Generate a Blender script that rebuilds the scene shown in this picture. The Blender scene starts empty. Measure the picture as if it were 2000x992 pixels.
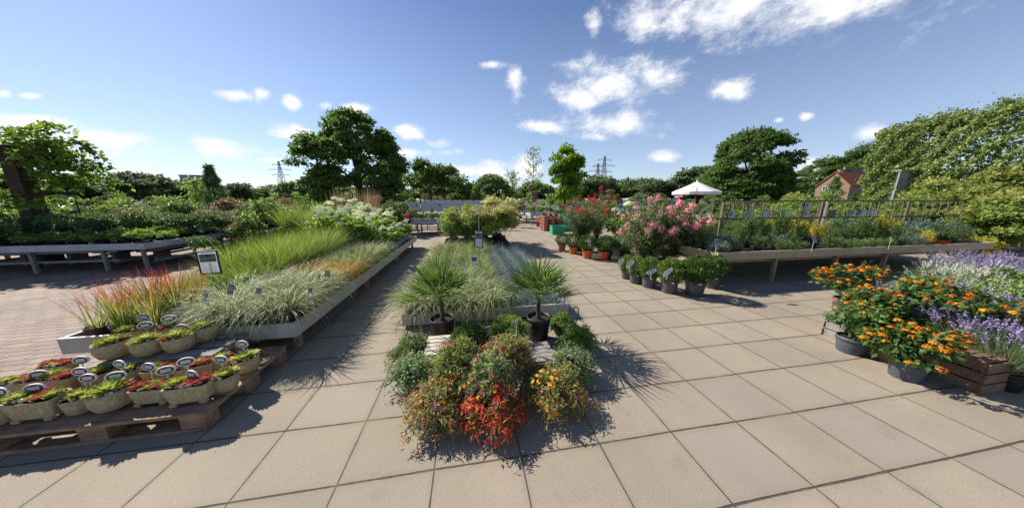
import bpy, math, random
import numpy as np
from mathutils import Vector, Matrix
random.seed(7)
R = math.radians
SC = bpy.context.scene
COL = SC.collection
# ------------------------------------------------------------------ camera, sky, sun, exposure
cam_d = bpy.data.cameras.new('camera'); cam = bpy.data.objects.new('camera', cam_d); COL.objects.link(cam)
cam_d.sensor_fit = 'HORIZONTAL'; cam_d.sensor_width = 36.0; cam_d.lens = 36.0*509.93/2000
cam_d.clip_start = 0.05; cam_d.clip_end = 3000
CAMZ = 1.5; PITCH = 0.205
cam.location = (0, 0, CAMZ); cam.rotation_euler = (math.pi/2-PITCH, 0, 0)
SC.camera = cam
SUNV = Vector((-1.0, 0.6, 1.0)).normalized()            # towards the sun
SUN_EL = math.asin(SUNV.z); SUN_AZ = math.atan2(SUNV.x, SUNV.y)
sd = bpy.data.lights.new('sun', 'SUN'); sd.energy = 4.7; sd.angle = R(0.5); sd.color = (1, .945, .86)
so = bpy.data.objects.new('sun', sd); COL.objects.link(so); so.rotation_euler = SUNV.to_track_quat('Z', 'Y').to_euler()
SC.view_settings.view_transform = 'Standard'; SC.view_settings.look = 'None'
SC.view_settings.exposure = 0.72; SC.view_settings.gamma = 1; SC.view_settings.use_curve_mapping = False
SKY_STRENGTH = 0.073

_f = 509.93
def ray(u, v):
    a = (u-1000)/_f; b = (496-v)/_f
    return Vector((a, math.cos(PITCH)+b*math.sin(PITCH), -math.sin(PITCH)+b*math.cos(PITCH)))
def G(u, v, z=0.0):
    """ground-plan point of what the photograph shows at (u, v) at height z"""
    d = ray(u, v); t = (z-CAMZ)/d.z
    return Vector((d.x*t, d.y*t, z))
def X(u, y, z=1.5):
    """x of something seen at column u that stands at depth y"""
    return (u-1000)/_f*(y*math.cos(PITCH)-(z-CAMZ)*math.sin(PITCH))
def Z(v, y):
    b = (496-v)/_f; c, s = math.cos(PITCH), math.sin(PITCH)
    return CAMZ+(b*y*c-y*s)/(c+b*s)

W = bpy.data.worlds.new('World'); SC.world = W; W.use_nodes = True
def build_world():
    nt = W.node_tree; nt.nodes.clear(); N = nt.nodes.new; L = nt.links.new
    out = N('ShaderNodeOutputWorld'); bg = N('ShaderNodeBackground'); L(bg.outputs[0], out.inputs[0])
    sky = N('ShaderNodeTexSky'); sky.sky_type = 'NISHITA'; sky.sun_disc = False
    sky.sun_elevation = SUN_EL; sky.sun_rotation = SUN_AZ; sky.air_density = 1.0; sky.dust_density = 0.15; sky.ozone_density = 3.6
    tc = N('ShaderNodeTexCoord')
    sep = N('ShaderNodeSeparateXYZ'); L(tc.outputs['Generated'], sep.inputs[0])
    def M(op, a, b=None, c=None, clamp=False):
        m = N('ShaderNodeMath'); m.operation = op; m.use_clamp = clamp
        for i, q in enumerate((a, b, c)):
            if q is None: continue
            if isinstance(q, (int, float)): m.inputs[i].default_value = q
            else: L(q, m.inputs[i])
        return m.outputs[0]
    az = M('ARCTAN2', sep.outputs[0], sep.outputs[1]); el = M('ARCSINE', sep.outputs[2])
    clouds = [(1450,14,225,60),(1580,4,150,46),(1400,30,120,40),(1245,38,50,50),(1162,50,14,26),(1200,160,92,42),(1268,152,52,24),(1135,190,36,24),
      (1195,243,88,22),(1150,266,32,10),(1432,175,38,19),(1008,168,15,32),(958,126,26,7),(1062,250,46,11),(1296,307,28,10),(965,318,20,8),
      (958,336,30,14),(1022,332,26,20),(565,262,36,15),(688,214,30,11),(803,257,28,15),(860,280,19,10),(574,200,15,13),(508,184,14,12),
      (468,186,30,9),(232,275,100,16),(430,293,90,19),(180,300,55,9),(62,242,66,14),(60,188,22,6),(1712,262,34,14),(885,332,50,11),
      (532,312,44,6),(1575,228,14,7),(8,184,14,7),(640,205,14,8),(1522,235,10,5),(1585,320,22,14),(1400,345,50,8),(700,300,200,8)]
    noise = N('ShaderNodeTexNoise'); noise.inputs['Scale'].default_value = 9; noise.inputs['Detail'].default_value = 9; noise.inputs['Roughness'].default_value = .68
    mp = N('ShaderNodeMapping'); mp.inputs['Scale'].default_value = (1, 1, 1.7); L(tc.outputs['Generated'], mp.inputs[0]); L(mp.outputs[0], noise.inputs[0])
    comb = N('ShaderNodeCombineXYZ'); L(az, comb.inputs[0]); L(el, comb.inputs[1])
    cur = None
    for (u, v, hw, hh) in clouds:
        def ae(u, v):
            d = ray(u, v).normalized(); return math.atan2(d.x, d.y), math.asin(d.z)
        a0, e0 = ae(u, v); sa = abs(ae(u+hw, v)[0]-ae(u-hw, v)[0])/2; se = abs(ae(u, v-hh)[1]-ae(u, v+hh)[1])/2
        slope = (ae(u+hw, v)[1]-ae(u-hw, v)[1])/(2*sa)
        if abs(slope) > .02:       # long clouds tilt with the picture's rows
            d2 = N('ShaderNodeVectorMath'); d2.operation = 'SUBTRACT'; L(comb.outputs[0], d2.inputs[0]); d2.inputs[1].default_value = (a0, e0, 0)
            s2 = N('ShaderNodeSeparateXYZ'); L(d2.outputs[0], s2.inputs[0])
            ee = M('MULTIPLY_ADD', s2.outputs[0], -slope, s2.outputs[1])
            c2 = N('ShaderNodeCombineXYZ'); L(M('MULTIPLY', s2.outputs[0], 1/sa), c2.inputs[0]); L(M('MULTIPLY', ee, 1/se), c2.inputs[1])
            src = c2.outputs[0]
        else:
            vm = N('ShaderNodeVectorMath'); vm.operation = 'MULTIPLY_ADD'; L(comb.outputs[0], vm.inputs[0])
            vm.inputs[1].default_value = (1/sa, 1/se, 0); vm.inputs[2].default_value = (-a0/sa, -e0/se, 0); src = vm.outputs[0]
        ln = N('ShaderNodeVectorMath'); ln.operation = 'LENGTH'; L(src, ln.inputs[0])
        cur = ln.outputs['Value'] if cur is None else M('SMOOTH_MIN', cur, ln.outputs['Value'], .25)
    d = M('SUBTRACT', 1.62, cur)
    d = M('ADD', M('MULTIPLY', M('SUBTRACT', noise.outputs[0], .5), 3.9), d)
    dens = N('ShaderNodeMapRange'); dens.interpolation_type = 'SMOOTHSTEP'; L(d, dens.inputs[0])
    dens.inputs[1].default_value = .1; dens.inputs[2].default_value = 1.6; dens.inputs[4].default_value = .93
    # near the horizon: thin milky band
    hz = N('ShaderNodeMapRange'); L(el, hz.inputs[0]); hz.inputs[1].default_value = 0; hz.inputs[2].default_value = .55; hz.inputs[3].default_value = .35; hz.inputs[4].default_value = .0
    mixh = N('ShaderNodeMixRGB'); tn = N('ShaderNodeVectorMath'); tn.operation = 'MULTIPLY'; L(sky.outputs[0], tn.inputs[0]); tn.inputs[1].default_value = (1.06, 1.0, 1.07); L(hz.outputs[0], mixh.inputs[0]); L(tn.outputs[0], mixh.inputs[1]); mixh.inputs[2].default_value = (6.3, 7.6, 9.2, 1)
    cc = N('ShaderNodeValToRGB'); L(noise.outputs[0], cc.inputs[0])
    cc.color_ramp.elements[0].position = .36; cc.color_ramp.elements[0].color = (.70, .74, .82, 1)
    cc.color_ramp.elements[1].position = .62; cc.color_ramp.elements[1].color = (.98, .96, .94, 1)
    cs = N('ShaderNodeVectorMath'); cs.operation = 'SCALE'; L(cc.outputs[0], cs.inputs[0]); cs.inputs['Scale'].default_value = 10.5
    mix = N('ShaderNodeMixRGB'); L(dens.outputs[0], mix.inputs[0]); L(mixh.outputs[0], mix.inputs[1]); L(cs.outputs[0], mix.inputs[2])
    L(mix.outputs[0], bg.inputs[0]); bg.inputs[1].default_value = SKY_STRENGTH
build_world()

# ------------------------------------------------------------------ materials
MATS = {}
def newmat(name):
    m = bpy.data.materials.new(name); m.use_nodes = True; m.node_tree.nodes.clear(); MATS[name] = m
    return m, m.node_tree.nodes.new, m.node_tree.links.new
def c4(c): return (c[0], c[1], c[2], 1)
def plain(name, col, rough=.6, var=.12, scale=30, bump=.0, metal=0, col2=None, spec=.4):
    """solid stuff: colour broken up by noise, a little wear"""
    if name in MATS: return MATS[name]
    m, N, L = newmat(name)
    o = N('ShaderNodeOutputMaterial'); p = N('ShaderNodeBsdfPrincipled'); L(p.outputs[0], o.inputs[0])
    tc = N('ShaderNodeTexCoord'); n = N('ShaderNodeTexNoise'); n.inputs['Scale'].default_value = scale; n.inputs['Detail'].default_value = 6
    L(tc.outputs['Object'], n.inputs[0])
    mx = N('ShaderNodeMixRGB'); mr = N('ShaderNodeMapRange'); L(n.outputs[0], mr.inputs[0]); mr.inputs[1].default_value = .3; mr.inputs[2].default_value = .7
    L(mr.outputs[0], mx.inputs[0])
    c2 = col2 or tuple(x*(1-2*var) for x in col)
    mx.inputs[1].default_value = c4(c2); mx.inputs[2].default_value = c4(col)
    L(mx.outputs[0], p.inputs['Base Color']); p.inputs['Roughness'].default_value = rough; p.inputs['Metallic'].default_value = metal
    p.inputs['Specular IOR Level'].default_value = spec
    if bump:
        b = N('ShaderNodeBump'); b.inputs['Strength'].default_value = bump; b.inputs['Distance'].default_value = .01; L(n.outputs[0], b.inputs['Height']); L(b.outputs[0], p.inputs['Normal'])
    return m
def leaf(name, a, b, trans=.35, rough=.45, tip=None, tiprange=(.45, .9), objvar=.25, spec=.16):
    """leaves: each leaf its own shade between a and b; tip = another colour towards the end of the blade"""
    if name in MATS: return MATS[name]
    m, N, L = newmat(name)
    o = N('ShaderNodeOutputMaterial'); p = N('ShaderNodeBsdfPrincipled'); t = N('ShaderNodeBsdfTranslucent'); ms = N('ShaderNodeMixShader')
    g = N('ShaderNodeNewGeometry'); oi = N('ShaderNodeObjectInfo')
    mx = N('ShaderNodeMixRGB'); L(g.outputs['Random Per Island'], mx.inputs[0]); mx.inputs[1].default_value = c4(a); mx.inputs[2].default_value = c4(b)
    c = mx.outputs[0]
    if tip:
        at = N('ShaderNodeAttribute'); at.attribute_name = 't'
        mr = N('ShaderNodeMapRange'); L(at.outputs['Fac'], mr.inputs[0]); mr.inputs[1].default_value = tiprange[0]; mr.inputs[2].default_value = tiprange[1]
        mt = N('ShaderNodeMixRGB'); L(mr.outputs[0], mt.inputs[0]); L(c, mt.inputs[1]); mt.inputs[2].default_value = c4(tip); c = mt.outputs[0]
    hv = N('ShaderNodeHueSaturation'); mv = N('ShaderNodeMapRange'); L(oi.outputs['Random'], mv.inputs[0]); mv.inputs[3].default_value = 1-objvar; mv.inputs[4].default_value = 1+objvar
    L(mv.outputs[0], hv.inputs['Value']); L(c, hv.inputs['Color'])
    L(hv.outputs[0], p.inputs['Base Color']); p.inputs['Roughness'].default_value = rough; p.inputs['Specular IOR Level'].default_value = spec
    hs = N('ShaderNodeHueSaturation'); hs.inputs['Hue'].default_value = .49; hs.inputs['Value'].default_value = 1.35; hs.inputs['Saturation'].default_value = 1.05
    L(hv.outputs[0], hs.inputs['Color']); L(hs.outputs[0], t.inputs[0])
    ms.inputs[0].default_value = trans; L(p.outputs[0], ms.inputs[1]); L(t.outputs[0], ms.inputs[2]); L(ms.outputs[0], o.inputs[0])
    return m
def wood(name, a, b, scale=1.0, rough=.8):
    if name in MATS: return MATS[name]
    m, N, L = newmat(name)
    o = N('ShaderNodeOutputMaterial'); p = N('ShaderNodeBsdfPrincipled'); L(p.outputs[0], o.inputs[0])
    tc = N('ShaderNodeTexCoord'); mp = N('ShaderNodeMapping'); mp.inputs['Scale'].default_value = (3*scale, 40*scale, 40*scale); L(tc.outputs['Object'], mp.inputs[0])
    n = N('ShaderNodeTexNoise'); n.inputs['Scale'].default_value = 2; n.inputs['Detail'].default_value = 8; L(mp.outputs[0], n.inputs[0])
    n2 = N('ShaderNodeTexNoise'); n2.inputs['Scale'].default_value = 9; n2.inputs['Detail'].default_value = 5; L(tc.outputs['Object'], n2.inputs[0])
    g = N('ShaderNodeNewGeometry')
    ad = N('ShaderNodeMath'); ad.operation = 'ADD'; L(n.outputs[0], ad.inputs[0]); L(n2.outputs[0], ad.inputs[1])
    a2 = N('ShaderNodeMath'); a2.operation = 'MULTIPLY_ADD'; L(g.outputs['Random Per Island'], a2.inputs[0]); a2.inputs[1].default_value = .5; L(ad.outputs[0], a2.inputs[2])
    mr = N('ShaderNodeMapRange'); L(a2.outputs[0], mr.inputs[0]); mr.inputs[1].default_value = .8; mr.inputs[2].default_value = 1.7
    mx = N('ShaderNodeMixRGB'); L(mr.outputs[0], mx.inputs[0]); mx.inputs[1].default_value = c4(a); mx.inputs[2].default_value = c4(b)
    L(mx.outputs[0], p.inputs['Base Color']); p.inputs['Roughness'].default_value = rough
    bm = N('ShaderNodeBump'); bm.inputs['Strength'].default_value = .4; bm.inputs['Distance'].default_value = .004; L(n.outputs[0], bm.inputs['Height']); L(bm.outputs[0], p.inputs['Normal'])
    return m

M_black = plain('black_plastic', (.018, .018, .02), .45, .2, 40)
M_grey = plain('grey_plastic', (.10, .10, .105), .5, .1, 40)
M_orange = plain('orange_plastic', (.62, .13, .035), .5, .1, 20)
M_brownpot = plain('brown_plastic', (.10, .045, .03), .5, .2, 20)
M_soil = plain('potting_soil', (.035, .022, .015), .95, .3, 90, .6)
M_bark = plain('bark', (.10, .075, .055), .9, .3, 12, .8)
M_bluegreypot = plain('blue_grey_plastic', (.085, .10, .12), .5, .15, 30)
M_whitepot = plain('white_plastic', (.62, .64, .66), .5, .1, 40)
M_fascia = plain('painted_bench_board', (.50, .47, .41), .55, .14, 5, col2=(.36, .34, .30))
M_fasciaD = plain('tan_bench_board', (.46, .35, .22), .55, .14, 4, col2=(.36, .27, .165))
M_fasciaA = plain('grey_bench_board', (.46, .46, .48), .6, .14, 4, col2=(.34, .34, .36))
M_leg = plain('bench_leg_wood', (.36, .28, .19), .75, .2, 12)
M_legA = plain('bench_leg_grey', (.26, .26, .25), .75, .2, 12)
M_tray = plain('dark_tray', (.03, .032, .03), .8, .3, 10)
M_paper = leaf('paper', (.74, .75, .78), (.76, .77, .80), .35, .5, objvar=.03)
M_ink = plain('printed_text', (.30, .31, .34), .7, .1, 60)
M_frame = plain('black_frame', (.015, .018, .02), .4, .1, 30)
M_white = plain('white_card', (.78, .77, .75), .6, .05, 10)
M_bluecard = plain('blue_grey_card', (.24, .29, .37), .4, .2, 30)
M_greencard = plain('green_card', (.10, .22, .13), .4, .25, 40)
M_metal = plain('galvanised_metal', (.42, .43, .44), .4, .1, 20, metal=.7)
M_darkwire = plain('dark_wire', (.03, .028, .025), .5, .1, 20)
M_tufa = plain('hypertufa', (.50, .40, .23), .95, .2, 45, .9, col2=(.30, .25, .15))
M_pebble = plain('pebble', (.74, .70, .66), .6, .2, 30, col2=(.58, .44, .42))
M_pallet = wood('pallet_wood', (.11, .065, .04), (.46, .31, .19))
M_palletgrey = wood('weathered_pallet', (.11, .10, .09), (.42, .38, .34))
M_crate = wood('apple_crate_wood', (.10, .055, .035), (.33, .20, .13))
M_cratepale = wood('pale_crate_wood', (.34, .29, .22), (.62, .56, .46))
M_railwood = wood('rail_wood', (.07, .05, .04), (.22, .16, .12))

# ------------------------------------------------------------------ mesh helpers
def mk(name, V, F, mat, parent=None, t=None, smooth=False, mi=None, mats=None):
    """V (n,3); F (m,k) array or list of faces -> one mesh object"""
    me = bpy.data.meshes.new(name)
    V = np.asarray(V, dtype=np.float32)
    if isinstance(F, np.ndarray):
        k = F.shape[1]; m = F.shape[0]
        me.vertices.add(len(V)); me.vertices.foreach_set('co', V.ravel())
        me.loops.add(m*k); me.loops.foreach_set('vertex_index', F.astype(np.int32).ravel())
        me.polygons.add(m); me.polygons.foreach_set('loop_start', np.arange(0, m*k, k, dtype=np.int32))
    else:
        me.from_pydata([tuple(map(float, v)) for v in V], [], [tuple(f) for f in F])
    if t is not None:
        a = me.attributes.new('t', 'FLOAT', 'POINT'); a.data.foreach_set('value', np.asarray(t, dtype=np.float32))
    me.materials.append(mat)
    for m2 in (mats or []): me.materials.append(m2)
    if mi is not None: me.polygons.foreach_set('material_index', np.asarray(mi, dtype=np.int32))
    if smooth: me.polygons.foreach_set('use_smooth', np.ones(len(me.polygons), dtype=bool))
    me.update(calc_edges=True); me.validate()
    o = bpy.data.objects.new(name, me); COL.objects.link(o)
    if parent: o.parent = parent
    return o
class MB:
    """collects boxes, bars, lathes in one mesh"""
    def __init__(s): s.V = []; s.F = []; s.I = []; s.n = 0
    def add(s, V, F, mi=0):
        s.V.extend([tuple(v) for v in V]); s.F.extend([tuple(i+s.n for i in f) for f in F]); s.I.extend([mi]*len(F)); s.n += len(V); return s
    def box(s, c, d, rz=0, bev=0, M=None, mi=0):
        x, y, z = d[0]/2, d[1]/2, d[2]/2
        V = [Vector((a*x, b*y, e*z)) for e in (-1, 1) for a, b in ((-1, -1), (1, -1), (1, 1), (-1, 1))]
        q = Matrix.Rotation(rz, 3, 'Z') if M is None else M
        V = [q @ v+Vector(c) for v in V]
        return s.add(V, [(0, 3, 2, 1), (4, 5, 6, 7), (0, 1, 5, 4), (1, 2, 6, 5), (2, 3, 7, 6), (3, 0, 4, 7)], mi)
    def tube(s, pts, rad, n=8, mi=0, cap=True):
        pts = [Vector(p) for p in pts]; rad = rad if isinstance(rad, (list, tuple)) else [rad]*len(pts)
        V = []; F = []
        for i, p in enumerate(pts):
            d = (pts[min(i+1, len(pts)-1)]-pts[max(i-1, 0)]).normalized()
            a = d.cross(Vector((0, 0, 1)) if abs(d.z) < .9 else Vector((1, 0, 0))).normalized(); b = d.cross(a)
            for k in range(n):
                w = 2*math.pi*k/n; V.append(p+rad[i]*(math.cos(w)*a+math.sin(w)*b))
        for i in range(len(pts)-1):
            for k in range(n): F.append((i*n+k, i*n+(k+1) % n, (i+1)*n+(k+1) % n, (i+1)*n+k))
        if cap: F.append(tuple(range(n-1, -1, -1))); F.append(tuple((len(pts)-1)*n+k for k in range(n)))
        return s.add(V, F, mi)
    def lathe(s, prof, n=20, c=(0, 0, 0), sx=1, sy=1, mi=0, jit=0, rng=None):
        V = []; F = []
        for r, z in prof:
            for k in range(n):
                w = 2*math.pi*k/n; rr = r*(1+(rng.uniform(-jit, jit) if rng else 0))
                V.append((c[0]+rr*sx*math.cos(w), c[1]+rr*sy*math.sin(w), c[2]+z))
        for i in range(len(prof)-1):
            for k in range(n): F.append((i*n+k, i*n+(k+1) % n, (i+1)*n+(k+1) % n, (i+1)*n+k))
        return s.add(V, F, mi)
    def build(s, name, mat, parent=None, mats=None, smooth=False, bevel=0):
        o = mk(name, np.array(s.V), s.F, mat, parent, smooth=smooth, mi=s.I, mats=mats)
        if bevel:
            b = o.modifiers.new('bevel', 'BEVEL'); b.width = bevel; b.segments = 2; b.limit_method = 'ANGLE'
        return o
def tag(o, label=None, cat=None, group=None, kind=None):
    if label: o['label'] = label
    if cat: o['category'] = cat
    if group: o['group'] = group
    if kind: o['kind'] = kind
    return o
def thing(name, label, cat, loc=(0, 0, 0), rz=0, group=None, scale=1):
    o = bpy.data.objects.new(name, None); COL.objects.link(o); o.empty_display_size = .1
    o.location = loc; o.rotation_euler = (0, 0, rz); o.scale = (scale,)*3
    return tag(o, label, cat, group)
def dup(root, loc, rz=0, label=None, group=None, scale=1):
    r = root.copy(); COL.objects.link(r); r.location = loc; r.rotation_euler = (0, 0, rz)
    r.scale = (scale,)*3 if isinstance(scale, (int, float)) else scale
    if label: r['label'] = label
    if group: r['group'] = group
    for ch in list(root.children):
        c = ch.copy(); COL.objects.link(c); c.parent = r
        for g in ch.children:
            d = g.copy(); COL.objects.link(d); d.parent = c
    return r
ORD = ['first', 'second', 'third', 'fourth', 'fifth', 'sixth', 'seventh', 'eighth', 'ninth', 'tenth', 'eleventh', 'twelfth', 'thirteenth', 'fourteenth', 'fifteenth', 'sixteenth', 'seventeenth', 'eighteenth', 'nineteenth', 'twentieth']
class Kind:
    """prototypes of one kind of plant; place() uses each first, then copies"""
    def __init__(s, protos): s.p = protos; s.used = [False]*len(protos); s.k = 0
    def place(s, loc, rz=None, label=None, group=None, scale=1, v=None):
        i = s.k % len(s.p) if v is None else v; s.k += 1
        rz = random.uniform(0, 6.28) if rz is None else rz
        if not s.used[i]:
            s.used[i] = True; r = s.p[i]; r.location = loc; r.rotation_euler = (0, 0, rz)
            r.scale = (scale,)*3 if isinstance(scale, (int, float)) else scale
            if label: r['label'] = label
            if group: r['group'] = group
            return r
        return dup(s.p[i], loc, rz, label, group, scale)

# ---------------- vegetation geometry (numpy)
def unit(a): return a/np.maximum(np.linalg.norm(a, axis=1, keepdims=True), 1e-9)
def cards(P, D, Nn, L, Wd, fold=.3, curl=.0):
    """folded leaves: base P, direction D, normal N, length L, width W -> V, F, t (6 verts, 4 faces: two quads)"""
    n = len(P); D = unit(D); S = unit(np.cross(D, Nn)); Nn = np.cross(S, D)
    L = np.broadcast_to(np.asarray(L, float), (n,))[:, None]; Wd = np.broadcast_to(np.asarray(Wd, float), (n,))[:, None]
    a = P; mid = P+D*L*.5-Nn*curl*L*.1; tip = P+D*L-Nn*curl*L*.45
    l = P+D*L*.42+S*Wd*.5+Nn*fold*Wd*.5; r = P+D*L*.42-S*Wd*.5+Nn*fold*Wd*.5
    V = np.stack([a, l, tip, r, mid], 1).reshape(-1, 3)
    b = np.arange(n)[:, None]*5
    F = np.concatenate([b+np.array([[0, 4, 1]]), b+np.array([[1, 4, 2]]), b+np.array([[2, 4, 3]]), b+np.array([[3, 4, 0]])], 0)
    t = np.tile(np.array([0, .4, 1, .4, .5]), n)
    return V, F, t
def blades(rng, n, R0, L, lean=(0, 60), droop=(20, 90), Wd=.006, segs=4, z0=0, Lvar=.35, zj=0):
    """grass blades from a tuft"""
    az = rng.uniform(0, 2*np.pi, n); r = R0*np.sqrt(rng.uniform(0, 1, n))
    base = np.stack([r*np.cos(az), r*np.sin(az), np.full(n, z0)+rng.uniform(0, 1, n)*zj], 1)
    az2 = az+rng.normal(0, .5, n)
    a0 = np.radians(rng.uniform(lean[0], lean[1], n)); dr = np.radians(rng.uniform(droop[0], droop[1], n))
    ln = L*(1-Lvar*rng.uniform(0, 1, n)); w = Wd*rng.uniform(.7, 1.3, n)
    tw = az2+np.pi/2+rng.normal(0, .6, n)
    side = np.stack([np.cos(tw), np.sin(tw), np.zeros(n)], 1)
    Vs = []; ts = []; p = base.copy()
    for i in range(segs+1):
        s = i/segs
        ww = (w*np.clip(1.0-s**2.2, .04, 1))[:, None]
        Vs += [p-side*ww/2, p+side*ww/2]; ts += [np.full(n, s)]*2
        ang = a0+dr*(s+.5/segs)**1.4
        d = np.stack([np.sin(ang)*np.cos(az2), np.sin(ang)*np.sin(az2), np.cos(ang)], 1)
        p = p+d*(ln/segs)[:, None]
    V = np.stack(Vs, 1).reshape(-1, 3); t = np.stack(ts, 1).ravel()
    k = 2*(segs+1); b = np.arange(n)[:, None]*k
    F = np.concatenate([b+np.array([[2*i, 2*i+1, 2*i+3, 2*i+2]]) for i in range(segs)], 0)
    return V, F, t
def join(parts):
    V = []; F = []; T = []; n = 0
    for v, f, t in parts: V.append(v); F.append(f+n); T.append(t); n += len(v)
    return np.concatenate(V), np.concatenate(F), np.concatenate(T)
def rdir(rng, n): return unit(rng.normal(0, 1, (n, 3)))
def clump_crown(rng, n, rad, nclump, rc, low=-.5, flat=0, shell=.75, centers=None):
    """points + outward directions on many clumps that fill an ellipsoid's outer part"""
    rad = np.array(rad)
    if centers is None:
        c = rdir(rng, nclump*4); c = c[c[:, 2] > low][:nclump]
        rr = rng.uniform(shell-.45, shell, (len(c), 1)); c = c*rr*rad
    else: c = np.array(centers)
    k = rng.integers(0, len(c), n); rcs = rc*rng.uniform(.6, 1.25, len(c))
    d = rdir(rng, n); d[:, 2] = np.abs(d[:, 2])*.75+d[:, 2]*.25
    P = c[k]+d*rcs[k][:, None]*(rng.uniform(.45, 1.05, (n, 1)))*np.array([1, 1, .8])
    return P, unit(d+.5*unit(P+1e-6)), c
def foliage(rng, P, O, L, Wd, droop=.3, fold=.3, jit=.8, curl=.5):
    n = len(P); D = unit(O+rng.normal(0, jit, (n, 3))-np.array([0, 0, droop])); Nn = unit(O*.6+np.array([0, 0, .6])+rng.normal(0, .5, (n, 3)))
    return cards(P, D, Nn, L*rng.uniform(.65, 1.2, n), Wd*rng.uniform(.7, 1.2, n), fold, curl)
def pot_mb(r, h, segs=20, rim=.012, taper=.8, soil=True):
    m = MB()
    m.lathe([(r*taper*.98, 0), (r*taper, .004), (r*.955, h*.78), (r*.955, h*.8), (r, h*.8), (r, h), (r-rim*.6, h), (r*.93, h*.86)], segs)
    m.add([(r*taper*.98*math.cos(2*math.pi*k/segs), r*taper*.98*math.sin(2*math.pi*k/segs), 0) for k in range(segs)], [tuple(range(segs-1, -1, -1))])
    return m
def pot(parent, r, h, mat, segs=20, name='pot', taper=.8):
    o = pot_mb(r, h, segs, taper=taper).build(name, mat, parent, smooth=True)
    n = segs; s = MB(); s.add([(0, 0, h*.9)]+[(r*.94*math.cos(2*math.pi*k/n), r*.94*math.sin(2*math.pi*k/n), h*.865) for k in range(n)], [(0, k+1, (k+1) % n+1) for k in range(n)])
    s.build('soil', M_soil, o)
    return o
UA = R(9.45); U = Vector((math.cos(UA), math.sin(UA), 0)); Wv = Vector((-math.sin(UA), math.cos(UA), 0))

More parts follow.
